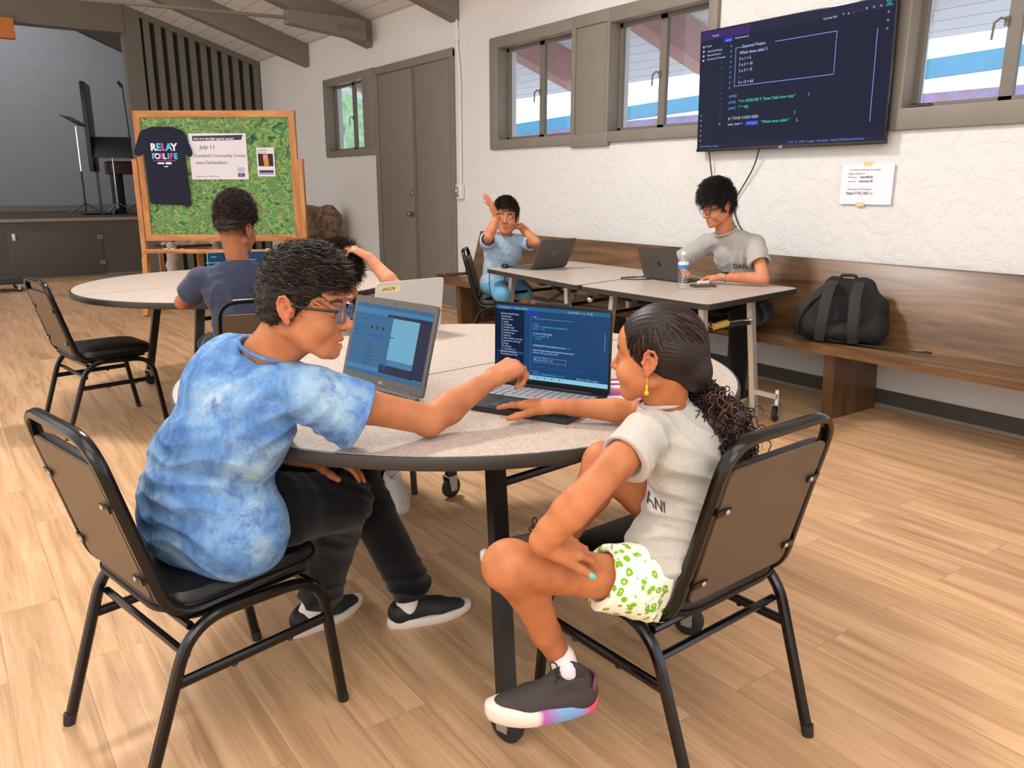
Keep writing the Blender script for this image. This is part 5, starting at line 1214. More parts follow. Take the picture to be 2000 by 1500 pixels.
    s = Body(); s.cone(w(0, .22, .05), lan + A(-.006, -.01, .012), .0315, .0300, .01); V, F = s.mesh(.0028, disp=lambda Q: .0008 * np.sin(Q[:, 2] * 700)); rel_mesh('sock', V, F, 'sock_pink', P)
    m = MB(); m.tube([w(-.027, .04, .070), w(0, -.005, .078), w(.027, .04, .070)], 1.0, 'glitter_pink', 8, sect=curve_section(.012, .004)); rel_mb(m, 'heel_patch', P, so)
    so2, w2 = shoe(P, (1.120, 1.340, .482), (.975, 1.485, .470), (0, 0, 1), 'shoe_charcoal', thick=.026, width=.080, collar=.07)
    # hair combed back to a tie, then curls
    tie = A(1.375, 1.215, .905); b = Body(); w, X, S = H.w, H.X, H.sc
    b.ell(w(0, -.022, .040), np.array((.0815, .0980, .0860)) * S, X, .01); b.ell(w(0, -.052, .010), np.array((.074, .074, .072)) * S, X, .03); b.cone(w(0, -.095, -.035), tie, .038, .020, .03)
    b.ell(w(0, .135, -.030), np.array((.072, .086, .100)) * S, X, .012, 's')
    for q in (-1, 1): b.ell(w(q * .080, -.004, -.026), np.array((.026, .026, .046)) * S, X, .006, 's'); b.cone(w(q * .075, .030, -.10), w(q * .084, .056, -.006), .040 * S, .026 * S, .01 * S, 's')
    b.cut(w(0, -.03, -.060), -(H.u) + H.f * .55, k=.01)
    def comb(Q):
        L = H.local(Q); d = Q - tie; ang = np.arctan2(L[:, 2] - .0, L[:, 0]); return .0006 * np.sin(ang * 60 + 3 * vnoise(Q, 18, 3, 1)) + .0018 * vnoise(Q, 26, 5, 1)
    V, F = b.mesh(.0026, disp=comb); ho = rel_mesh('hair', V, F, 'hair_girl', P, tint=np.full(len(V), .25), tintname='shade')
    C0, R0 = np.array((0, -.024, .036)), np.array((.0835, .1010, .0880))
    def onshell(Q):
        L = (H.local(Q) - C0) / R0; n = np.linalg.norm(L, axis=1); near = n < 1.25; t = np.clip(n, 1.0, 1.02); L2 = L / n[:, None] * t[:, None]
        G_ = L2 * R0 + C0; W = H.c + (G_[:, :1] * H.r + G_[:, 1:2] * H.f + G_[:, 2:] * H.u) * S; o = Q.copy(); far = np.linalg.norm(Q - tie, axis=1) > .055; o[near & far] = W[near & far]; return o
    def flow(Q, t): d = tie - Q; return d / np.maximum(np.linalg.norm(d, axis=1), .01)[:, None] * 1.6
    keep = lambda c: ((H.local(c)[:, 2] > -.03)).astype(float); R1, N1 = scalp(V, F, 2600, 5, keep)
    v, f, s_ = locks('l', R1, flow(R1, 0) + N1 * .2, np.random.RandomState(2).uniform(.05, .12, 2600), None, '', 3, 9, .0009, -H.u, .0, flow=flow, jitter=.12, pull=onshell); rel_child('hair_strands', v, f, 'hair_girl', P, ho, s_)
    # ponytail
    path = [tie, A(1.395, 1.185, .872), A(1.412, 1.150, .830), A(1.412, 1.118, .785), A(1.385, 1.095, .735)]
    b = Body(); b.chain(path, [.018, .040, .050, .042, .022], .02); V, F = b.mesh(.004, disp=lambda Q: .008 * vnoise(Q, 48, 6, 2)); pt = rel_mesh('ponytail', V, F, 'hair_girl', P, tint=np.full(len(V), .55), tintname='shade')
    rng = np.random.RandomState(7); n = 1350; t = rng.uniform(0, .8, n) ** 1.2 * 4; pa = np.array(path); i = np.minimum(t.astype(int), 3); fr = (t - i)[:, None]; C_ = pa[i] * (1 - fr) + pa[i + 1] * fr; rd = rng.normal(size=(n, 3)); rd /= np.linalg.norm(rd, axis=1)[:, None]
    roots = C_ + rd * (.012 + .036 * np.minimum(t, 1))[:, None]; dirs = (pa[i + 1] - pa[i]) * 14 + rd * .5
    v, f, s_ = locks('p', roots, dirs, rng.uniform(.07, .15, n), None, '', 8, 24, .0027, (0.0, -.12, -1), .7, .95, 125, .15); rel_child('curls', v, f, 'hair_girl', P, pt, s_)
    m = ring(tie + A(0.0, .0, .0), pa[1] - tie, .021, .008, 'scrunchie', A(1, 0, 0), 24); m.tube([tie + A(.01, .03, .012), tie + A(.03, .035, .01), tie + A(.045, .012, -.004), tie + A(.03, -.01, -.002)], .006, 'scrunchie', 8); rel_mb(m, 'scrunchie', P, pt)
    e = H.w(-.0785, -.010, -.040); m = MB(); m.tube([e + A(0, 0, .008), e + A(-.003, -.003, 0), e + A(-.002, -.002, -.010)], .0008, 'earring_gold', 6); m.ell(e + A(-.002, -.002, -.020), (.003, .003, .010), 'earring_gold', n=10); m.ell(e + A(-.002, -.002, -.030), (.0055, .0055, .006), 'earring_gold', n=10); rel_mb(m, 'earring', P)
    return P
girl()

def simple_person(label, base, H, pel, waist, chest, neck, lsh, rsh, lel, lwr, rel_, rwr, skin, cloth, hands, legs=None, trousers=None, vox=.005, hv=.0034, w=(.16, .15, .17), dp=(.12, .11, .105), tz=(.12, .14, .16), hem=None, sleeve=(.55, .55), rs=(.060, .072), sh=.055, nr=.052, armr=(.043, .036, .034, .025), hsc=1.0, sd=1, nk=.060, coll=(.004, 1.0, None), open_mouth=0.0, fsrc=(), eyes=True, ext=()):
    P = person(label, base); b = Body(); add_head(b, H, neck + A(0, 0, -.01), nr, open_mouth=open_mouth)
    b.cone(neck, chest, .05, .05, .02); b.cone(chest, rsh, .035, .035, .02); b.cone(chest, lsh, .035, .035, .02)
    arm(b, lsh, lel, lwr, armr); arm(b, rsh, rel_, rwr, armr); fine = [(H.c - .14 * H.sc, H.c + .14 * H.sc, hv * .72)]
    for wr, k in zip((lwr, rwr), hands):
        if k: hand(b, wr, sc=hsc, **k); fine.append((wr - .13, wr + .13, hv * .72))
    if trousers == 'blue_shorts':
        for h, kn, an, rr in legs: b.chain([kn, kn * .6 + an * .4, an, an + A(-.10, -.10, -.01)], [.048, .045, .032, .028], .015)
    V, F = b.mesh(vox) if not fine else body_mesh(b, vox, fine[:1]); 
    if len(fine) > 1: 
        V, F = b.mesh(vox * .62) if False else body_mesh(b, vox * .8, fine[:1])
    rel_mesh('body', V, F, skin, P, tint=face_tint(H, V))
    if eyes: add_eyes(H, P, (0, .95, -.3))
    fd = folds(list(fsrc) + [(waist, A(.3, .3, 1), .16, 90), (chest * .5 + lsh * .5, A(1, 0, .4), .1, 90), (chest * .5 + rsh * .5, A(1, 0, -.4), .1, 90)], .0055, 16, sd)
    (V, F), _ = shirt_mesh(pel, waist, chest, neck, lsh, rsh, lel, rel_, vox, w, dp, tz, hem, sleeve, rs, sh, nk, fd, ext=ext, droop=.012)
    V = relax(V, F, 1); tee = rel_mesh('t_shirt', V, F, cloth, P); rel_mb(ring(neck + unit(neck - chest) * coll[0], coll[2] if coll[2] is not None else neck - chest, nk * coll[1], .006, cloth, rsh - lsh), 'collar', P, tee)
    if legs:
        b = Body(); b.ell(pel - A(0, 0, .02), (.15, .15, .10), None, .04)
        for h, kn, an, rr in legs: b.chain([h, h * .5 + kn * .5, kn] + ([] if trousers == 'blue_shorts' else [kn * .5 + an * .5, an]), [rr[0], rr[0] * .95, rr[1], rr[1] * .9, rr[2]], .03)
        v2, f2 = b.mesh(.006, disp=lambda Q: .004 * vnoise(Q, 22, sd, 1)); rel_mesh('trousers' if trousers != 'blue_shorts' else 'shorts', v2, f2, trousers, P)
    return P, tee, (V, F)

# ===== curly-haired boy behind the silver laptop =====
H = Head(A(1.456, 3.365, .938), A(.15, -.98, -.25), A(0, -.1, 1), .98)
P, tee, _ = simple_person('boy with dark curly hair behind the silver laptop, scratching his head', (1.40, 3.35, 0), H, A(1.40, 3.36, .57), A(1.42, 3.35, .68), A(1.45, 3.37, .76), A(1.455, 3.390, .83), A(1.565, 3.30, .790), A(1.30, 3.33, .79),
    A(1.615, 3.12, .925), A(1.545, 3.235, 1.055), A(1.22, 3.16, .79), A(1.36, 3.10, .80), 'skin_pink', 'black_trouser',
    (dict(d=A(-.62, .30, .45), n=A(.25, -.35, .85), side=-1, curls=[(.6, .9, .6)] * 4, thumb_dir=(.8, .3, -.4)), dict(d=A(.6, -.3, -.1), n=A(0, 0, 1), side=1)),
    [(A(1.47, 3.36, .56), A(1.52, 3.05, .52), A(1.45, 2.95, .16), (.075, .055, .045)), (A(1.33, 3.36, .56), A(1.30, 3.02, .53), A(1.30, 2.95, .16), (.075, .055, .045))], 'black_denim',
    w=(.14, .13, .14), sleeve=(.14, .3), rs=(.055, .06), armr=(.038, .033, .032, .023), hsc=.9, hem=(A(1.40, 3.35, .52), A(0, 0, -1)), sd=3, nr=.046, nk=.052)
ho, V, F = hair_short(H, P, 'hair_brown', 5, 5200, 2200, vol=.048, length=(.04, .07), curl=1.4, curlf=230, flow_f=(.15, .3, .2), g=.35, side_len=.035, hairline=.062, cap_noise=.006, r0=.0017, back_low=-.07)
for hl, to in (((1.27, 2.98, .085), (1.26, 2.78, .055)), ((1.455, 2.93, .135), (1.415, 2.745, .045))):
    so, w_ = shoe(P, hl, to, unit(A(0, .25, 1)), 'shoe_white_knit', laces='sock_white', thick=.024, sole_mat='shoe_white_knit')

# ===== boy in navy with his back to us =====
H = Head(A(1.225, 4.040, 1.150), A(.80, .60, -.12), A(0, 0, 1), 1.02)
P, tee, _ = simple_person('boy in plain navy T-shirt with his back to us at the far round table', (1.22, 3.86, 0), H, A(1.18, 3.90, .575), A(1.195, 3.93, .71), A(1.20, 3.975, .85), A(1.215, 4.010, .985), A(1.035, 4.055, .915), A(1.365, 4.02, .915),
    A(.975, 4.20, .765 + .03), A(1.15, 4.40, .79), A(1.46, 4.22, .79), A(1.33, 4.44, .79), 'skin_brown', 'navy_cotton',
    (dict(d=A(.5, .8, -.05), n=A(0, 0, 1), side=1), dict(d=A(-.3, .9, -.05), n=A(0, 0, 1), side=-1)),
    [(A(1.27, 3.92, .56), A(1.36, 4.30, .54), A(1.37, 4.32, .05), (.085, .065, .045)), (A(1.10, 3.93, .56), A(1.13, 4.32, .54), A(1.13, 4.33, .05), (.085, .065, .045))], 'black_trouser',
    w=(.165, .155, .175), sleeve=(.62, .6), rs=(.062, .070), hem=(A(1.18, 3.90, .50), A(0, 0, -1)), sd=6, eyes=True, fsrc=[(A(1.15, 3.85, .80), A(.4, .1, 1), .2, 70)])
ho, V, F = hair_short(H, P, 'hair_brown', 21, 6500, 0, vol=.050, length=(.022, .040), curl=1.3, curlf=240, flow_f=(.05, .0, .2), g=.1, side_len=.010, hairline=.066, cap_noise=.004, r0=.0022, back_low=.006)
for hl, to in (((1.37, 4.22, 0), (1.38, 4.50, 0)), ((1.13, 4.24, 0), (1.12, 4.52, 0))): shoe(P, hl, to, (0, 0, 1), 'shoe_black', lace_bow=False)

# ===== child in pale blue =====
H = Head(A(3.725, 5.275, 1.118), A(-.66, -.74, .02), A(0.05, 0, 1), 1.14)
P, tee, _ = simple_person('child in pale blue T-shirt with both arms raised beside the head', (3.76, 5.40, 0), H, A(3.70, 5.36, .59), A(3.715, 5.35, .71), A(3.725, 5.33, .84), A(3.735, 5.315, .965), A(3.865, 5.235, .925), A(3.60, 5.375, .925),
    A(3.875, 5.085, .925), A(3.850, 5.255, 1.045), A(3.475, 5.155, .985), A(3.530, 5.130, 1.135), 'skin_light', 'pale_blue_cotton',
    (dict(d=A(-.65, .3, -.02), n=A(.35, -.3, .8), side=-1, curls=[(.5, .7, .4)] * 4), dict(d=A(-.35, .10, .72), n=A(.35, -.55, .35), side=-1, curl=(.12, .12, .15, .2), spread=.22, thumb_dir=(.35, .9, -.2))),
    [(A(3.68, 5.32, .56), A(3.49, 4.98, .545), A(3.47, 4.96, .20), (.085, .07, .06)), (A(3.80, 5.28, .56), A(3.70, 5.0, .55), A(3.68, 4.97, .20), (.085, .07, .06))], 'blue_shorts',
    w=(.15, .14, .155), dp=(.12, .11, .11), sleeve=(.62, .62), rs=(.055, .068), armr=(.040, .036, .036, .028), hsc=1.12, hem=(A(3.70, 5.35, .56), A(0, 0, -1)), sd=9, hv=.0036, nr=.050, nk=.064)
hair_short(H, P, 'hair_brown', 31, 2600, 1500, vol=.016, length=(.03, .05), flow_f=(.7, .5, -.1), g=.5, side_len=.02, hairline=.066, jit=.2, back_low=-.055)

# ===== man in grey at the pew =====
H = Head(A(4.128, 3.498, 1.232), A(-.955, .28, -.30), A(-.1, 0, 1), 1.06)
P, tee, (V, F) = simple_person('young man in glasses and grey T-shirt seated on the pew behind a laptop', (4.42, 3.42, 0), H, A(4.40, 3.43, .575), A(4.385, 3.435, .74), A(4.325, 3.465, .91), A(4.215, 3.505, 1.085), A(4.305, 3.325, .995), A(4.235, 3.670, .985),
    A(4.205, 3.165, .795), A(4.085, 3.405, .792), A(4.16, 3.93, .795), A(4.11, 3.76, .800), 'skin_light', 'grey_marl',
    (dict(d=A(-.35, .92, -.08), n=A(0, 0, 1), side=1, curl=(.4, .4, .4, .4)), dict(d=A(-.5, -.75, -.05), n=A(0, 0, 1), side=-1, curl=(.4, .4, .4, .4))),
    [(A(4.40, 3.32, .56), A(4.05, 3.20, .55), A(4.10, 3.22, .06), (.090, .070, .050)), (A(4.40, 3.55, .56), A(4.08, 3.60, .55), A(4.12, 3.58, .06), (.090, .070, .050))], 'black_trouser',
    w=(.165, .155, .180), sleeve=(.58, .6), rs=(.062, .078), hem=(A(4.40, 3.43, .50), A(0, 0, -1)), sd=12, hsc=1.02, nk=.066, coll=(-.012, 1.12, A(-.45, .1, 1)), fsrc=[(A(4.25, 3.40, .85), A(.2, .9, .3), .2, 80)])
hair_short(H, P, 'hair_black', 41, 4200, 1800, vol=.036, length=(.038, .062), flow_f=(.55, .45, -.05), g=.55, side_len=.028, hairline=.060, jit=.22, r0=.0016, back_low=-.045)
glasses(H, P, 'glasses_black', 'glasses_black', False, w=.0240, h=.0180, thin=.0019)
decal(V, F, 'DANI', .045, 'ink', (4.15, 3.33, .835), A(.45, -.89, 0), A(0, 0, 1), 'shirt_print', P, tee)
m = MB(); d = unit(A(4.205, 3.165, .795) - A(4.085, 3.405, .792)); c = A(4.085, 3.405, .792) + d * .03
for k_ in range(1): m = ring(c, d, .029, .006, 'zinc', A(0, 0, 1), 24); m.box(tuple(c + A(-.004, -.004, .030)), (.034, .036, .009), 'black_gloss', bev=.004)
rel_mb(m, 'wristwatch', P)
for hl, to in (((4.19, 3.23, 0), (3.93, 3.18, 0)), ((4.20, 3.59, 0), (3.93, 3.60, 0))): shoe(P, hl, to, (0, 0, 1), 'shoe_black', lace_bow=False)
# ---------------------------------------------------------------- laptops
def screen_code_blue(b, M, W, Hh):
    def r(x, y, w, h, m, z=0): b.box((-W / 2 + x + w / 2, Hh - y - h / 2, .0006 + z), (w, h, .0006), m, M)
    def t(x, y, s, sz, m): b.text(s, sz, m, M @ Matrix.Translation((-W / 2 + x, Hh - y, .0014)), .0)
    r(0, 0, W, .012, 'screen_panel_dark'); r(0, .012, W * .26, Hh - .024, 'screen_side'); r(0, Hh - .013, W, .013, 'screen_taskbar'); r(.0, .015, .010, Hh - .03, 'screen_side')
    t(.006, .009, '= : ProgramSet  v   version control v', .007, 'glow_white'); t(.24, .009, 'Current File v  > : o   O  @', .007, 'glow_white')
    rows = ['PyCharmVarProject', ' homework', ' library_Root', ' 1_loops', ' 2_strings.py', ' 3_numbers.py', ' 4_maths_intro.py', ' 5_booleans.py', ' 6_input.py', ' 7_times_tables_user.py', ' 8_password_retry.py', ' 9_list.py', ' 10_dicts.py', ' 11_functions_it', 'External Libraries', 'Scratches and Con']
    for i, s in enumerate(rows): t(.016, .028 + i * .0083, s, .0078, 'glow_white')
    r(.012, .139, W * .26 - .014, .007, 'glow_dim')
    for i in range(6): r(.003, .17 - .03 + i * .010, .004, .004, 'glow_white')
    x = .128; r(.105, .015, .034, .009, 'glow_tab')
    for i in range(26): r(x - .009, .028 + i * .0078, .0018, .0018, 'glow_blue')
    code = [(0, 'end', 'glow_white'), (1, '# print(total, "=" , n)', 'glow_dim'), (3, 'print()', 'glow_blue'), (4, 'print(">>> EXERCISE 6: Sum Numbers")', 'glow_teal'), (5, 'print("-" * 40)', 'glow_blue'), (7, '# YOUR CODE HERE', 'glow_white'), (8, 'for i in range(5, 10):', 'glow_teal'), (9, '    print(i)', 'glow_blue'),
            (12, '# EXERCISE 7: Times Table from User', 'glow_white'), (14, '# Print "Total number of the entered times table"', 'glow_white'), (15, '# Print: "The sum of all is: XX"', 'glow_white'), (17, '  Expected Output', 'glow_blue'), (18, '  The sum of 10 to 1: 55', 'glow_white'), (21, '# YOUR INPUT: while (n + 1)  # make sure + + print the sum', 'glow_dim'),
            (23, 'print()', 'glow_blue'), (24, 'print(">>> EXERCISE 8: Sum 1 to 10")', 'glow_teal'), (25, 'print("-" * 40)', 'glow_blue')]
    for k, s, m in code: t(x, .0300 + k * .0072, s, .0068, m)
    for y in (.033, .114, .128): r(x + (.0 if y > .1 else .004), y, .125, .0008, 'glow_line')
    r(x + .004, .150, .105, .0008, 'glow_line'); r(x + .004, .164, .105, .0008, 'glow_line'); r(x + .109, .150, .0008, .015, 'glow_line'); r(x + .004, .150, .0008, .015, 'glow_line')
    t(W - .10, Hh - .016, '23:35  LF  UTF-8  4 spaces', .0065, 'glow_white')
    for i in range(9): r(.13 + i * .012, Hh - .0105, .006, .006, 'screen_panel_dark' if i % 2 else 'glow_blue')
    r(W - .014, .06, .001, .05, 'glow_line')
def screen_browser(b, M, W, Hh):
    def r(x, y, w, h, m, z=0): b.box((-W / 2 + x + w / 2, Hh - y - h / 2, .0006 + z), (w, h, .0006), m, M)
    def t(x, y, s, sz, m): b.text(s, sz, m, M @ Matrix.Translation((-W / 2 + x, Hh - y, .0022)), .0)
    r(0, 0, W, .012, 'screen_panel_dark'); r(0, .012, W * .56, Hh - .024, 'screen_panel'); r(.30 * W, .03, .34 * W, .008, 'screen_indigo', .0003) if False else None
    r(W * .44, .024, W * .56, .010, 'screen_indigo', .0004); r(W * .44, .034, W * .42, Hh * .58, 'screen_pale', .0003); r(W * .86, .03, W * .14, Hh - .045, 'screen_indigo', .0004); r(W * .44, Hh * .82, W * .44, Hh * .12, 'screen_indigo', .0004)
    r(.0, .03, W * .52, Hh - .055, 'screen_panel_dark', .0004); r(0, Hh - .012, W, .012, 'screen_panel_dark')
    t(.03, .050, 'Search apps', .007, 'screen_indigo'); t(.012, .075, 'Recommended', .007, 'screen_indigo'); t(.012, .088, 'Files', .007, 'screen_indigo'); t(.012, .10, 'Pictures', .007, 'screen_indigo')
    for i in range(6): r(.088 + (i % 3) * .028, .066 + (i // 3) * .026, .008, .009, 'glow_tab' if i > 2 else 'screen_indigo', .0008)
    for i in range(7): t(.080, .125 + i * .012, ('Recent', 'Numbers', 'Python program', 'Command window', 'Homework list', 'Downloads', 'Settings')[i], .0062, 'screen_indigo')
    r(.175, .09, .03, .004, 'screen_panel_dark', .0008)
    for i in range(5): r(.10 + i * .008, Hh - .009, .004, .005, 'glow_tab', .0006)
def laptop(label, org, rz, W, D, Hl, ang, base_mat, lid_mat, bezel_mat, bez, screen=None, logo=None, screen_mat='screen_blue', key='key_grey', silver_deck=None, cam_bump=False, tape=None, badge=None, group='open laptops on the tables', rad=.012):
    t = thing('laptop', label, 'laptop', org, rz, group); h = .016
    b = MB(); b.prism(rrect(W, D, rad, 4, 0, -D / 2), .002, h, base_mat, smooth=False); b.prism(rrect(W * .94, D * .40, .003, 2, 0, -D * .30), h, h + .0006, key if False else (silver_deck or base_mat)); b.build('base', t)
    b = MB(); b.box((0, -D * .78, h + .0008), (W * .30, D * .34, .0008), 'touchpad', bev=.002); b.build('touchpad', t)
    b = MB(); kw = W * .90 / 15
    for r_ in range(5):
        for c in range(15):
            if r_ == 4 and 4 <= c <= 8:
                if c == 6: b.box((-W * .45 + kw * (c + .5), -D * .12 - (r_ + .5) * D * .085, h + .0018), (kw * 4.7, D * .070, .0024), key)
                continue
            b.box((-W * .45 + kw * (c + .5), -D * .12 - (r_ + .5) * D * .085, h + .0018), (kw * .84, D * .070, .0024), key, bev=.0006)
    b.build('keyboard', t)
    Ml = Matrix.Translation((0, .002, h * .8)) @ Matrix.Rotation(-R(ang - 90), 4, 'X') @ Matrix.Rotation(R(90), 4, 'X')   # lid plane: x right, y up, +z to the user
    Ml = Matrix.Translation((0, .004, h * .8)) @ Matrix.Rotation(R(90 - (ang - 90)), 4, 'X')
    b = MB(); b.prism(rrect(W, Hl, rad, 4, 0, Hl / 2), -.007, -.0008, lid_mat, Ml); b.prism(rrect(W - .004, Hl - .004, rad, 4, 0, Hl / 2), -.0008, .0, bezel_mat, Ml)
    b.cyl(Ml @ Vector((-W * .36, 0, -.003)), Ml @ Vector((W * .36, 0, -.003)), .006, 'laptop_dark', 10)
    if cam_bump: b.box((0, Hl + .002, -.003), (W * .28, .010, .007), 'laptop_dark', Ml, bev=.002)
    b.cyl(Ml @ Vector((0, Hl - bez[0] * .5, .0)), Ml @ Vector((0, Hl - bez[0] * .5, .001)), .0025, 'black_gloss', 12)
    lid = b.build('lid', t)
    sw, sh = W - 2 * bez[1], Hl - bez[0] - bez[2]; Ms = Ml @ Matrix.Translation((0, bez[2], .0002))
    b = MB(); b.box((0, sh / 2, .0002), (sw, sh, .0004), screen_mat, Ms); sc = b.build('screen', lid)
    if screen: b = MB(); screen(b, Ms, sw, sh); b.build('screen_content', lid)
    Mb = Ml @ Matrix.Rotation(R(180), 4, 'Y')
    if badge: b = MB(); b.text(badge, .011, 'logo_silver', Ml @ Matrix.Translation((0, bez[2] * .35, .0002)), .0003, align='CENTER', bold=.0003); b.build('maker_badge', lid)
    if logo == 'ring': 
        b = MB(); Q = Mb @ Matrix.Translation((0, Hl * .5, .0072)); b.tube([Q @ Vector((.021 * math.cos(a), .021 * math.sin(a), 0)) for a in np.linspace(0, 2 * PI, 28, endpoint=False)], .0012, 'logo_silver', 6, closed=True)
        b.text('DELL', .0135, 'logo_silver', Q @ Matrix.Translation((0, -.0045, 0)), .0004, align='CENTER', bold=.0004); b.build('maker_badge', lid)
    if logo == 'fruit':
        b = MB(); Q = Mb @ Matrix.Translation((0, Hl * .5, .0072)); pts = []
        for k in range(40):
            a = 2 * PI * k / 40; rr_ = .0165 * (1 - .10 * math.exp(-((a - PI / 2) / .25) ** 2) * 2 - .08 * math.exp(-((a - 3 * PI / 2) / .2) ** 2)); x, y = rr_ * math.cos(a) * .95, rr_ * math.sin(a)
            d = math.hypot(x - .0185, y - .003)
            if d < .0085: x, y = .0185 + (x - .0185) * .0085 / d, .003 + (y - .003) * .0085 / d
            pts.append((x, y))
        b.prism(pts, 0, .0004, 'logo_dark', Q); b.prism([(.000, .018), (.002, .023), (.007, .026), (.006, .021), (.002, .018)], 0, .0004, 'logo_dark', Q); b.build('maker_badge', lid)
    if tape:
        b = MB(); Q = Mb @ Matrix.Translation((W / 2 - .065, Hl - .026, .0072)) @ Matrix.Rotation(R(180), 4, 'Z'); Q = Mb @ Matrix.Translation((-W / 2 + .066, Hl - .028, .0072)) @ Matrix.Rotation(R(180), 4, 'Z')
        b.box((0, 0, 0), (.095, .026, .0006), 'masking_tape', Q); b.text(tape, .020, 'ink', Q @ Matrix.Translation((.008, -.007, .0006)), .0002, align='CENTER', bold=.0002, shear=.1); b.build('name_tape', lid)
    return t
TT = .755
laptop('dark laptop showing code on a blue screen in front of the girl with the ponytail', (1.444, 1.825, TT), R(-65), .385, .275, .252, 91, 'laptop_dark', 'laptop_dark', 'laptop_bezel', (.010, .006, .022), screen_code_blue, cam_bump=True, key='key_silver')
laptop('grey laptop with wide bezel facing the boy in the blue shirt', (1.036, 2.140, TT), R(-79), .395, .26, .268, 106, 'laptop_grey', 'laptop_grey', 'laptop_grey', (.022, .016, .030), screen_browser, screen_mat='screen_panel', badge='DELL', key='laptop_bezel')
laptop('silver laptop with a name on yellow tape, seen from behind', (1.565, 2.945, TT), R(185.4), .33, .23, .222, 99, 'laptop_silver', 'laptop_silver', 'white_bezel', (.012, .008, .02), tape='ADVAY', key='key_silver')
laptop('laptop with a pale rim half hidden behind the boy in navy', (1.43, 4.72, TT), R(-12), .34, .23, .225, 102, 'laptop_silver', 'laptop_silver', 'laptop_bezel', (.008, .006, .016), lambda b, M, W, Hh: [b.box((-W / 2 + .03 + (i % 3) * .1, Hh - .02 - i * .011, .0008), (.03 + .02 * (i % 4), .004, .0004), ('glow_teal', 'glow_white', 'glow_blue')[i % 3], M) for i in range(15)], screen_mat='screen_teal')
laptop('grey laptop seen from behind in front of the child in pale blue', (3.805, 4.84, .745), R(185.5), .37, .25, .245, 117, 'laptop_grey', 'laptop_grey', 'laptop_bezel', (.012, .008, .02), logo='ring')
laptop('dark grey slim laptop seen from behind in front of the man in grey', (3.93, 3.75, .745), R(92), .335, .23, .228, 112, 'mac_grey', 'mac_grey', 'laptop_bezel', (.010, .006, .012), logo='fruit', key='laptop_bezel')

# ---------------------------------------------------------------- things on the tables
bt = thing('water_bottle', 'clear plastic water bottle with blue and white label on the rectangular table', 'bottle', (3.69, 3.365, .745))
prof = [(.001, .002), (.020, .0), (.029, .006), (.0315, .018), (.0300, .03)]
for k in range(7): z = .035 + k * .013; prof += [(.0318, z), (.0295, z + .0065)]
prof += [(.0315, .128), (.0315, .165), (.029, .178), (.020, .197), (.0135, .205), (.0130, .214)]
b = MB(); b.lathe(prof, 'clear_plastic', 36); bo = b.build('bottle_body', bt)
b = MB(); b.lathe([(.0320, .129), (.0322, .130), (.0322, .148), (.0322, .150), (.0320, .151)], 'water_label', 36); b.lathe([(.0320, .151), (.0322, .152), (.0322, .165), (.0320, .166)], 'label_white', 36); b.build('label', bt)
b = MB(); b.text('CRYSTAL', .011, 'label_white', Matrix.Rotation(R(-38), 4, 'Z') @ Matrix.Translation((-.022, -.0328, .134)) @ Matrix.Rotation(R(90), 4, 'X'), .0003, bold=.0003) if False else b.box((0, 0, 0), (.001, .001, .001), 'label_red')
b = MB(); b.lathe([(.0145, .2095), (.0150, .212), (.0150, .226), (.0135, .229), (.001, .2295)], 'white_plastic', 28); b.build('cap', bt)
ph = thing('phone', 'phone in a brown case lying beside the water bottle', 'phone', (3.90, 3.385, .745), R(-25)); b = MB(); b.box((0, 0, .006), (.155, .078, .011), 'phone_brown', bev=.005); b.build('case', ph); b = MB(); b.box((0, 0, .0122), (.146, .070, .001), 'black_gloss', bev=.0004); b.build('screen', ph)
b = MB(); b.box((3.935, 3.415, .767), (.075, .03, .018), 'white_plastic', bev=.007, rz=R(-25)); tag(b.build('earbud_case'), 'small white earbud case on top of the brown phone', 'case')
ms = thing('mouse', 'black computer mouse at the corner of the far rectangular table', 'mouse', (3.575, 5.085, .745), R(150)); b = MB(); b.ell((0, 0, .012), (.031, .055, .024), 'black_plastic', n=24); b.build('mouse_body', ms); b = MB(); b.box((0, .028, .034), (.006, .016, .008), 'zinc', bev=.002); b.build('scroll_wheel', ms)
for lab, pts in (('thin black mouse cable looping over the edge of the far rectangular table', [(3.60, 5.03, .748), (3.68, 4.98, .748), (3.62, 4.90, .748), (3.70, 4.93, .748), (3.76, 4.90, .75)]),
                 ('black cable hanging below the corner of the far rectangular table', [(3.44, 5.10, .72), (3.42, 5.08, .60), (3.46, 5.04, .44), (3.52, 5.02, .40), (3.56, 5.0, .48), (3.52, 5.02, .70)]),
                 ('black charging cable looping out behind the dark grey slim laptop', [(3.96, 3.93, .752), (3.90, 4.00, .752), (3.78, 4.02, .752), (3.74, 3.93, .752), (3.80, 3.86, .752), (3.89, 3.84, .752)]),
                 ('black cable arching up behind the top of the dark grey slim laptop', [(4.20, 4.10, .75), (4.22, 4.06, .90), (4.22, 3.96, .945), (4.22, 3.84, .93), (4.2, 3.78, .80), (4.15, 3.76, .75)])):
    b = MB(); b.tube(fillet(pts, .06, 6), .0035, 'cable_black', 8); tag(b.build('cable'), lab, 'cable')
pc = thing('pouch', 'pink and white zip pouch on the table behind the dark laptop', 'pouch', (1.635, 1.700, TT), R(-30))
b = MB(); b.box((0, 0, .011), (.19, .12, .022), 'pouch_pink', bev=.010); b.build('pouch_body', pc)
b = MB(); b.box((-.01, -.005, .026), (.15, .075, .010), 'pouch_white', bev=.004); b.tube([(x, y, .034) for x, y in rrect(.12, .055, .02, 4)], .003, 'pouch_pink', 6, closed=True); b.build('glasses_case', pc)

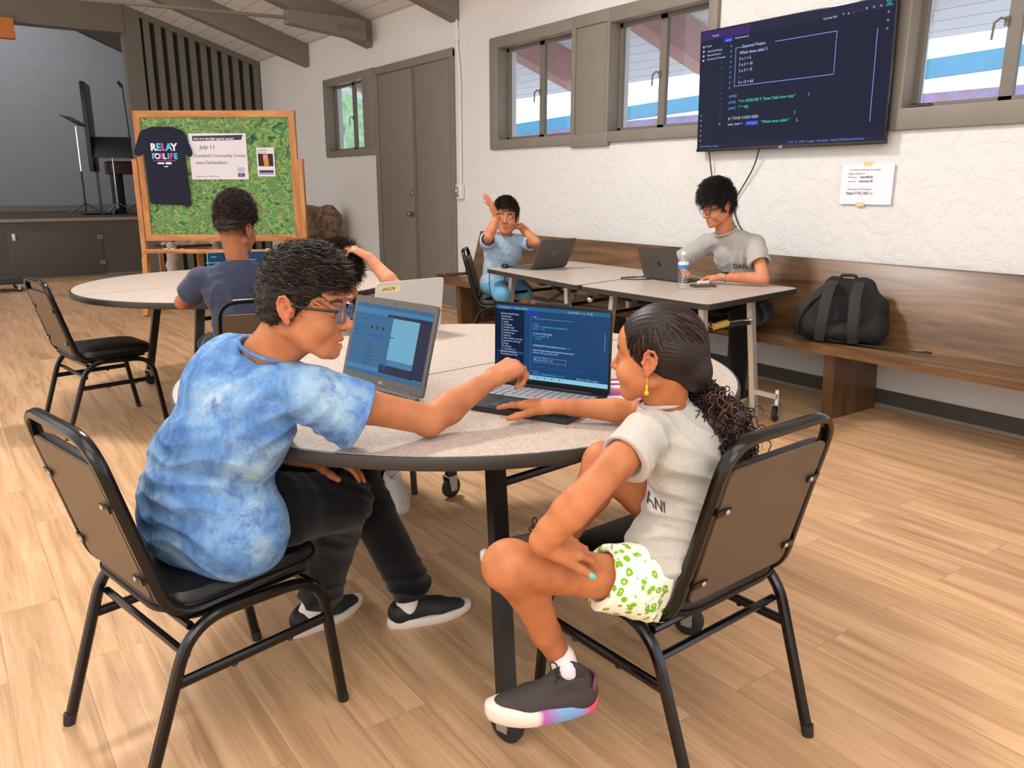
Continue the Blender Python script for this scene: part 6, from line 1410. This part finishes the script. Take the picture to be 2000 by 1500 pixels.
b = MB(); b.box((1.560, 1.575, TT + .004), (.30, .22, .007), 'folder_blue', bev=.003, rz=R(-62)); tag(b.build('folder'), 'pale blue folder lying on the table behind the dark laptop, by the pouch', 'folder')
# ---------------------------------------------------------------- backpack on the pew
bp = thing('backpack', 'black backpack with wide straps slumped against the back of the pew', 'backpack', (4.35, 2.68, .455))
b = Body(); f = A(-.80, -.35, 0); f = unit(f); l = A(.40, -.91, 0); l = unit(A(-f[1], f[0], 0)); c0 = A(4.37, 2.69, .455)
wp = lambda x, y, z: c0 + l * x + f * y + A(0, 0, z)
for x in (-.15, .15):
    for z, y, r_ in ((.085, -.05, .080), (.085, .05, .080), (.20, -.07, .075)): b.sph(wp(x, y, z), r_, .06)
    b.cone(wp(x, -.05, .085), wp(x * .55, -.10, .31), .082, .055, .07); b.cone(wp(x, .05, .08), wp(x * .6, -.05, .27), .078, .06, .06)
b.cone(wp(-.15, 0, .085), wp(.15, 0, .085), .083, .083, .05); b.cone(wp(-.08, -.10, .31), wp(.08, -.10, .31), .055, .055, .05); b.cone(wp(-.12, -.06, .2), wp(.12, -.06, .2), .085, .085, .05)
b.cone(wp(-.10, .10, .07), wp(.10, .10, .07), .055, .055, .04)
b.cut(A(0, 0, .460), A(0, 0, -1), k=.02)
V, F = b.mesh(.006, disp=lambda Q: .007 * vnoise(Q, 16, 3, 2)); rel_mesh('bag_body', V, F, 'nylon_black', bp)
for x in (-.085, .06):
    b = MB(); pts = fillet([wp(x, -.04, .345), wp(x * 1.05, .055, .325), wp(x * 1.1, .145, .22), wp(x * 1.2, .165, .10), wp(x * 1.3, .135, .015)], .07, 6); b.tube([tuple(p) for p in pts], 1.0, 'nylon_strap', 8, sect=curve_section(.007, .030)); rel_mb(b, 'shoulder_strap', bp)
b = MB(); b.tube([tuple(p) for p in fillet([wp(-.25, .03, .025), wp(-.27, .06, .11), wp(-.23, .05, .22), wp(-.10, -.02, .33)], .06, 6)], 1.0, 'nylon_strap', 8, sect=curve_section(.007, .025)); rel_mb(b, 'shoulder_strap', bp)
b = MB(); b.tube([tuple(p) for p in fillet([(4.30, 2.55, .462), (4.33, 2.42, .464), (4.36, 2.30, .462), (4.37, 2.17, .464)], .05, 5)], 1.0, 'nylon_strap', 8, sect=curve_section(.003, .012)); b.box((4.37, 2.175, .468), (.03, .04, .012), 'nylon_strap', bev=.003); rel_mb(b, 'loose_strap', bp)
b = MB(); b.tube([tuple(p) for p in fillet([wp(-.06, -.09, .355), wp(-.05, -.08, .385), wp(.03, -.08, .385), wp(.04, -.09, .355)], .03, 4)], .010, 'nylon_strap', 8); rel_mb(b, 'handle', bp)

# ---------------------------------------------------------------- notice board on an easel
EA = math.atan2(8.28 - 9.30, 3.20 - 1.86); ez = thing('easel_board', 'oak framed notice board covered in green patterned fabric on a standing easel', 'notice board', (2.53, 8.79, 0), EA)
W2, B0, B1 = .84, .79, 2.11
b = MB(); b.box2((-W2, -.02, B0), (W2, .02, B0 + .07), 'easel_oak', bev=.006); b.box2((-W2, -.02, B1 - .07), (W2, .02, B1), 'easel_oak', bev=.006); b.build('rail', ez)
for s in (-1, 1): b = MB(); b.box2((s * W2 - (.07 if s > 0 else 0), -.021, B0), (s * W2 + (0 if s > 0 else .07), .02, B1), 'easel_oak_upright', bev=.006); b.build('stile', ez)
b = MB(); b.box2((-W2 + .06, -.008, B0 + .06), (W2 - .06, .012, B1 - .06), 'green_print_fabric'); b.build('fabric_panel', ez)
for s in (-1, 1):
    b = MB(); x = s * (W2 + .028); b.tube([(x, .0, 1.63), (x, .0, .55)], 1.0, 'easel_oak_upright', 4, sect=[(.03, .026), (.03, -.026), (-.03, -.026), (-.03, .026)], up=(0, 1, 0)); b.tube(fillet([(x, 0, .62), (x, -.02, .34), (x, -.12, .0)], .2, 5), 1.0, 'easel_oak_upright', 4, sect=[(.045, .026), (.045, -.026), (-.045, -.026), (-.045, .026)], up=(0, 1, 0)); b.tube([(x, 0, .5), (x, .25, .0)], 1.0, 'easel_oak_upright', 4, sect=[(.03, .022), (.03, -.022), (-.03, -.022), (-.03, .022)], up=(0, 1, 0)); b.build('leg', ez)
b = MB(); b.box2((-W2, -.09, .665), (W2, .03, .685), 'easel_oak', bev=.004); b.box2((-W2, -.09, .665), (W2, -.078, .71), 'easel_oak', bev=.003); b.build('tray', ez)
ERM = Matrix.Translation((2.53, 8.79, 0)) @ Matrix.Rotation(EA, 4, 'Z')
for i, (x, m, w) in enumerate(((-.62, 'chalk_white', .05), (-.55, 'chalk_white', .05), (-.45, 'chalk_yellow', .04), (.47, 'chalk_white', .05))):
    b = MB(); b.box(ERM @ Vector((x, -.04, .700)), (w, .03, .03), m, bev=.008, rz=EA); tag(b.build('board_eraser'), ('white board eraser at the left end of the easel tray', 'white board eraser second from the left on the easel tray', 'yellow sponge on the easel tray', 'white board eraser at the right of the easel tray')[i], 'eraser', 'erasers on the easel tray')
# T-shirt pinned to the board
ts = thing('hanging_t_shirt', 'navy T-shirt with colourful lettering pinned at the left of the green notice board', 'T-shirt', tuple(ERM @ Vector((-.54, -.03, 1.95))), EA)
poly = [(-.10, 0), (.10, 0), (.22, -.04), (.30, -.26), (.265, -.31), (.21, -.25), (.235, -.79), (-.20, -.775), (-.21, -.25), (-.28, -.30), (-.32, -.26), (-.225, -.04)]
poly = [(v.x, v.y) for v in fillet([(x, y, 0) for x, y in poly], .03, 3, closed=True)]
Mt = Matrix.Rotation(R(90), 4, 'X')
bm = bmesh.new(); b = MB(); b.prism(poly, .0, .012, 'navy_tee', Mt); b.tube([tuple(Mt @ Vector((.085 * math.cos(a), -.004 - .028 * math.sin(a), .013))) for a in np.linspace(0, PI, 14)], .006, 'navy_tee', 6); b.build('shirt_body', ts)
b = MB(); cs = ['print_white', 'print_cyan', 'print_magenta', 'print_cyan', 'print_white']
for i, c in enumerate('RELAY'): b.text(c, .100, cs[i], Mt @ Matrix.Translation((-.105 + i * .054, -.235, .0125)), .0006, bold=.004, align='CENTER')
for i, c in enumerate('FORLIFE'): b.text(c, .078, ['print_cyan', 'print_white', 'print_magenta', 'print_white', 'print_cyan', 'print_magenta', 'print_cyan'][i], Mt @ Matrix.Translation((-.110 + i * .0385 - (.006 if i == 5 else 0), -.318, .0125)), .0006, bold=.003, align='CENTER')
b.box((.0, -.336, .0128), (.24, .005, .001), 'print_magenta', Mt); b.box((-.04, -.362, .0128), (.07, .018, .001), 'print_white', Mt); b.box((.04, -.362, .0128), (.06, .022, .001), 'print_white', Mt); b.box((.01, -.395, .0128), (.04, .010, .001), 'print_white', Mt); b.build('shirt_print', ts)
sg = thing('poster', 'white poster with purple banner and handwriting on the green notice board', 'poster', tuple(ERM @ Vector((.02, -.016, 1.655))), EA, 'posters on the green notice board')
b = MB(); b.box((0, 0, 0), (.60, .46, .006), 'paper_white', Mt); b.build('sheet', sg)
b = MB(); b.add([(-.26, .155, .0035), (.25, .165, .0035), (.27, .215, .0035), (-.26, .205, .0035)], [[0, 1, 2, 3]], 'banner_purple', False, Mt); b.text('Join us in the fight against cancer!', .031, 'print_white', Mt @ Matrix.Translation((-.245, .168, .004)), .0003, bold=.0006, shear=.15)
b.build('banner', sg); b = MB(); b.text('July 11', .060, 'marker_blue', Mt @ Matrix.Translation((-.19, .075, .0035)), .0003, shear=.1); b.text('Campbell Community Center', .045, 'marker_blue', Mt @ Matrix.Translation((-.255, -.005, .0035)), .0003); b.text('team Faithwalkers', .045, 'marker_blue', Mt @ Matrix.Translation((-.245, -.075, .0035)), .0003)
b.text('RelayForLife.org  1-800-227-2345', .018, 'marker_blue', Mt @ Matrix.Translation((-.255, -.205, .0035)), .0003); b.build('handwriting', sg); b = MB(); b.box((.225, -.185, .0035), (.07, .035, .001), 'logo_purple', Mt); b.text('RELAY', .015, 'print_white', Mt @ Matrix.Translation((.225, -.19, .0045)), .0003, align='CENTER')
for i in range(3): b.box((.225, -.115 - i * .018, .0035), (.075, .006, .001), 'print_blue', Mt)
b.build('logo', sg)
p2 = thing('poster', 'small poster with an orange cup photograph at the right of the green notice board', 'poster', tuple(ERM @ Vector((.51, -.016, 1.60))), EA, 'posters on the green notice board')
b = MB(); b.box((0, 0, 0), (.185, .29, .005), 'paper_white', Mt); b.build('sheet', p2)
b = MB(); b.box((0, .02, .003), (.155, .125, .001), 'photo_dark', Mt); b.box((.0, .045, .0036), (.05, .06, .001), 'photo_pink', Mt); b.box((.005, -.002, .0042), (.05, .075, .001), 'print_orange', Mt); b.build('photograph', p2); b = MB(); b.text('Campbell Relay', .016, 'ink', Mt @ Matrix.Translation((-.08, .115, .003)), .0003); b.text('Hope starts here', .013, 'ink', Mt @ Matrix.Translation((-.08, .095, .003)), .0003); b.build('heading', p2); b = MB(); b.box((0, -.095, .003), (.15, .026, .001), 'banner_purple', Mt); b.box((.0, -.118, .003), (.15, .010, .001), 'print_blue', Mt); b.build('caption', p2)

# ---------------------------------------------------------------- far corner and stage
lt = thing('side_table', 'small side table with a pale cloth draped over it, under the notice board', 'table', (2.72, 11.2, 0), .2)
b = MB(); b.box((0, 0, .60), (.62, .5, .03), 'dark_table_wood'); b.build('tabletop', lt)
for x in (-.26, .26):
    for y in (-.2, .2): b = MB(); b.box((x, y, .29), (.045, .045, .58), 'easel_oak_upright'); b.build('leg', lt)
b = Body(); b.cone((-.24, -.12, .60), (.24, -.12, .60), .055, .055, .03); b.cone((-.24, .1, .60), (.24, .1, .60), .055, .055, .03)
b.cone((-.30, -.22, .60), (-.33, -.25, .22), .06, .085, .04); b.cone((.28, -.22, .60), (.36, -.24, .30), .06, .09, .04)
V, F = b.mesh(.012, disp=lambda Q: .018 * vnoise(Q, 14, 4, 2)); M_ = np.array(Matrix.Translation((2.72, 11.2, .0)) @ Matrix.Rotation(.2, 4, 'Z')); V = V @ M_[:3, :3].T + M_[:3, 3]
o = np_mesh('table_cloth', V, F, 'linen'); tag(o, 'crumpled pale cloth lying over the small side table', 'cloth')
cv = thing('covered_cabinet', 'tall piece under a mottled brown cloth leaning by the wall behind the easel', 'cabinet', (4.42, 10.75, 0))
b = Body(); b.cone((4.15, 10.65, .9), (4.52, 10.7, .9), .18, .18, .08); b.cone((4.10, 10.6, .2), (4.50, 10.6, .2), .22, .24, .1); b.cone((4.15, 10.65, .9), (4.10, 10.6, .2), .16, .22, .1); b.cone((4.52, 10.7, .9), (4.50, 10.6, .2), .16, .22, .1); b.cut((0, 0, 1.10), (0, 0, 1), k=.04); b.cut((0, 0, .0), (0, 0, -1)); b.cut((4.765, 0, 0), (1, 0, 0))
V, F = b.mesh(.015, disp=lambda Q: .02 * vnoise(Q, 9, 8, 2)); rel_mesh('draped_cloth', V, F, 'mottled_brown_cloth', cv)
SZ = .885
def tripod(b, x, y, z0, h0, r_, mat, a0=0, n=3, rr=.009):
    for k in range(n): a = a0 + 2 * PI * k / n; b.tube([(x, y, z0 + h0), (x + r_ * math.cos(a), y + r_ * math.sin(a), z0 + .01)], rr, mat, 6)
def music_stand(name, label, x, y, hz, mats, desk, rot, tilt, size):
    t = thing(name, label, 'music stand', (x, y, SZ), rot, 'music stands on the stage'); b = MB(); b.tube([(0, 0, .16), (0, 0, hz)], .013, mats[0], 8); b.tube([(0, 0, .1), (0, 0, hz * .5)], .016, mats[1], 8); b.build('pole', t)
    for k in range(3): b = MB(); a = 2 * PI * k / 3 + .4; b.tube([(0, 0, .20), (.30 * math.cos(a), .30 * math.sin(a), .012)], .010, mats[1], 6); b.build('leg', t)
    b = MB(); b.box((0, 0, 0), (size[0], size[1], .012), desk, Matrix.Translation((0, 0, hz + .08)) @ Matrix.Rotation(tilt, 4, 'X'), bev=.004); b.build('desk', t); return t
music_stand('music_stand', 'thin chrome music stand with its desk tilted flat at the left of the stage', 2.17, 15.3, 1.42, ('chrome', 'black_plastic'), 'black_plastic', R(60), R(30), (.45, .32))
music_stand('music_stand', 'silver music stand holding a big black desk on the stage', 2.66, 15.25, 1.02, ('chrome', 'zinc'), 'black_plastic', R(-20), R(72), (.62, .36))
st = thing('stage_screen', 'tall black flat screen turned edge on at the left of the stage', 'screen', (2.42, 15.6, SZ), R(-16)); b = MB(); b.box((0, 0, 1.42), (.07, .70, 1.42), 'black_plastic', bev=.01); b.build('panel', st)
b = MB(); b.box((.03, 0, .55), (.04, .05, 1.0), 'worn_black_metal'); b.box((0, 0, .03), (.5, .55, .04), 'worn_black_metal', bev=.01); b.build('stand', st)
mc = thing('microphone_stand', 'thin black microphone stand rising behind the notice board on the stage', 'microphone stand', (3.0, 15.3, SZ)); b = MB(); b.tube([(0, 0, .02), (-.03, 0, 1.3), (-.06, 0, 2.1)], .011, 'black_plastic', 8); b.build('pole', mc); b = MB(); b.tube([(-.06, 0, 2.08), (-.12, 0, 2.16)], .026, 'black_plastic', 10); b.build('microphone', mc)
b = MB(); tripod(b, 0, 0, 0, .2, .28, 'black_plastic', .3); b.build('feet', mc)
tb_ = thing('stage_table', 'dark wooden table on black legs at the right of the stage', 'table', (3.0, 15.8, SZ)); b = MB(); b.box((0, 0, .78), (.7, .5, .22), 'dark_table_wood', bev=.01); b.build('tabletop', tb_)
for x in (-.22, .2): b = MB(); b.box((x, 0, .34), (.16, .3, .68), 'black_plastic', bev=.01); b.build('leg', tb_)
dl = thing('dolly', 'low grey furniture dolly at the far left of the floor', 'dolly', (.55, 12.6, 0)); b = MB(); b.box((0, 0, .12), (.75, .5, .03), 'laptop_dark', bev=.005); b.build('platform', dl)
for x in (-.3, .3):
    for y in (-.2, .2): b = MB(); caster(b, x, y, .04); b.build('caster', dl)
# trees beyond the porch
for i, (x, y, h, r_) in enumerate(((11.5, 24.5, 4.2, 1.8), (15.5, 31.0, 5.0, 2.2))):
    tr = thing('tree', ('green leafy tree seen through the small window beside the double door', 'paler leafy tree standing farther back behind the stone building')[i], 'tree', (x, y, -.15)); b = MB(); b.tube([(0, 0, 0), (.1, 0, h * .6)], .14, 'dark_table_wood', 8); b.build('trunk', tr)
    b = Body(); rng = np.random.RandomState(i)
    for k in range(9): b.sph(A(x, y, h * .75) + rng.normal(size=3) * r_ * .45, r_ * .55, .2)
    V, F = b.mesh(.14, disp=lambda Q: .22 * vnoise(Q, 3.2, 2, 3)); rel_mesh('crown', V, F, 'tree_leaves', tr)
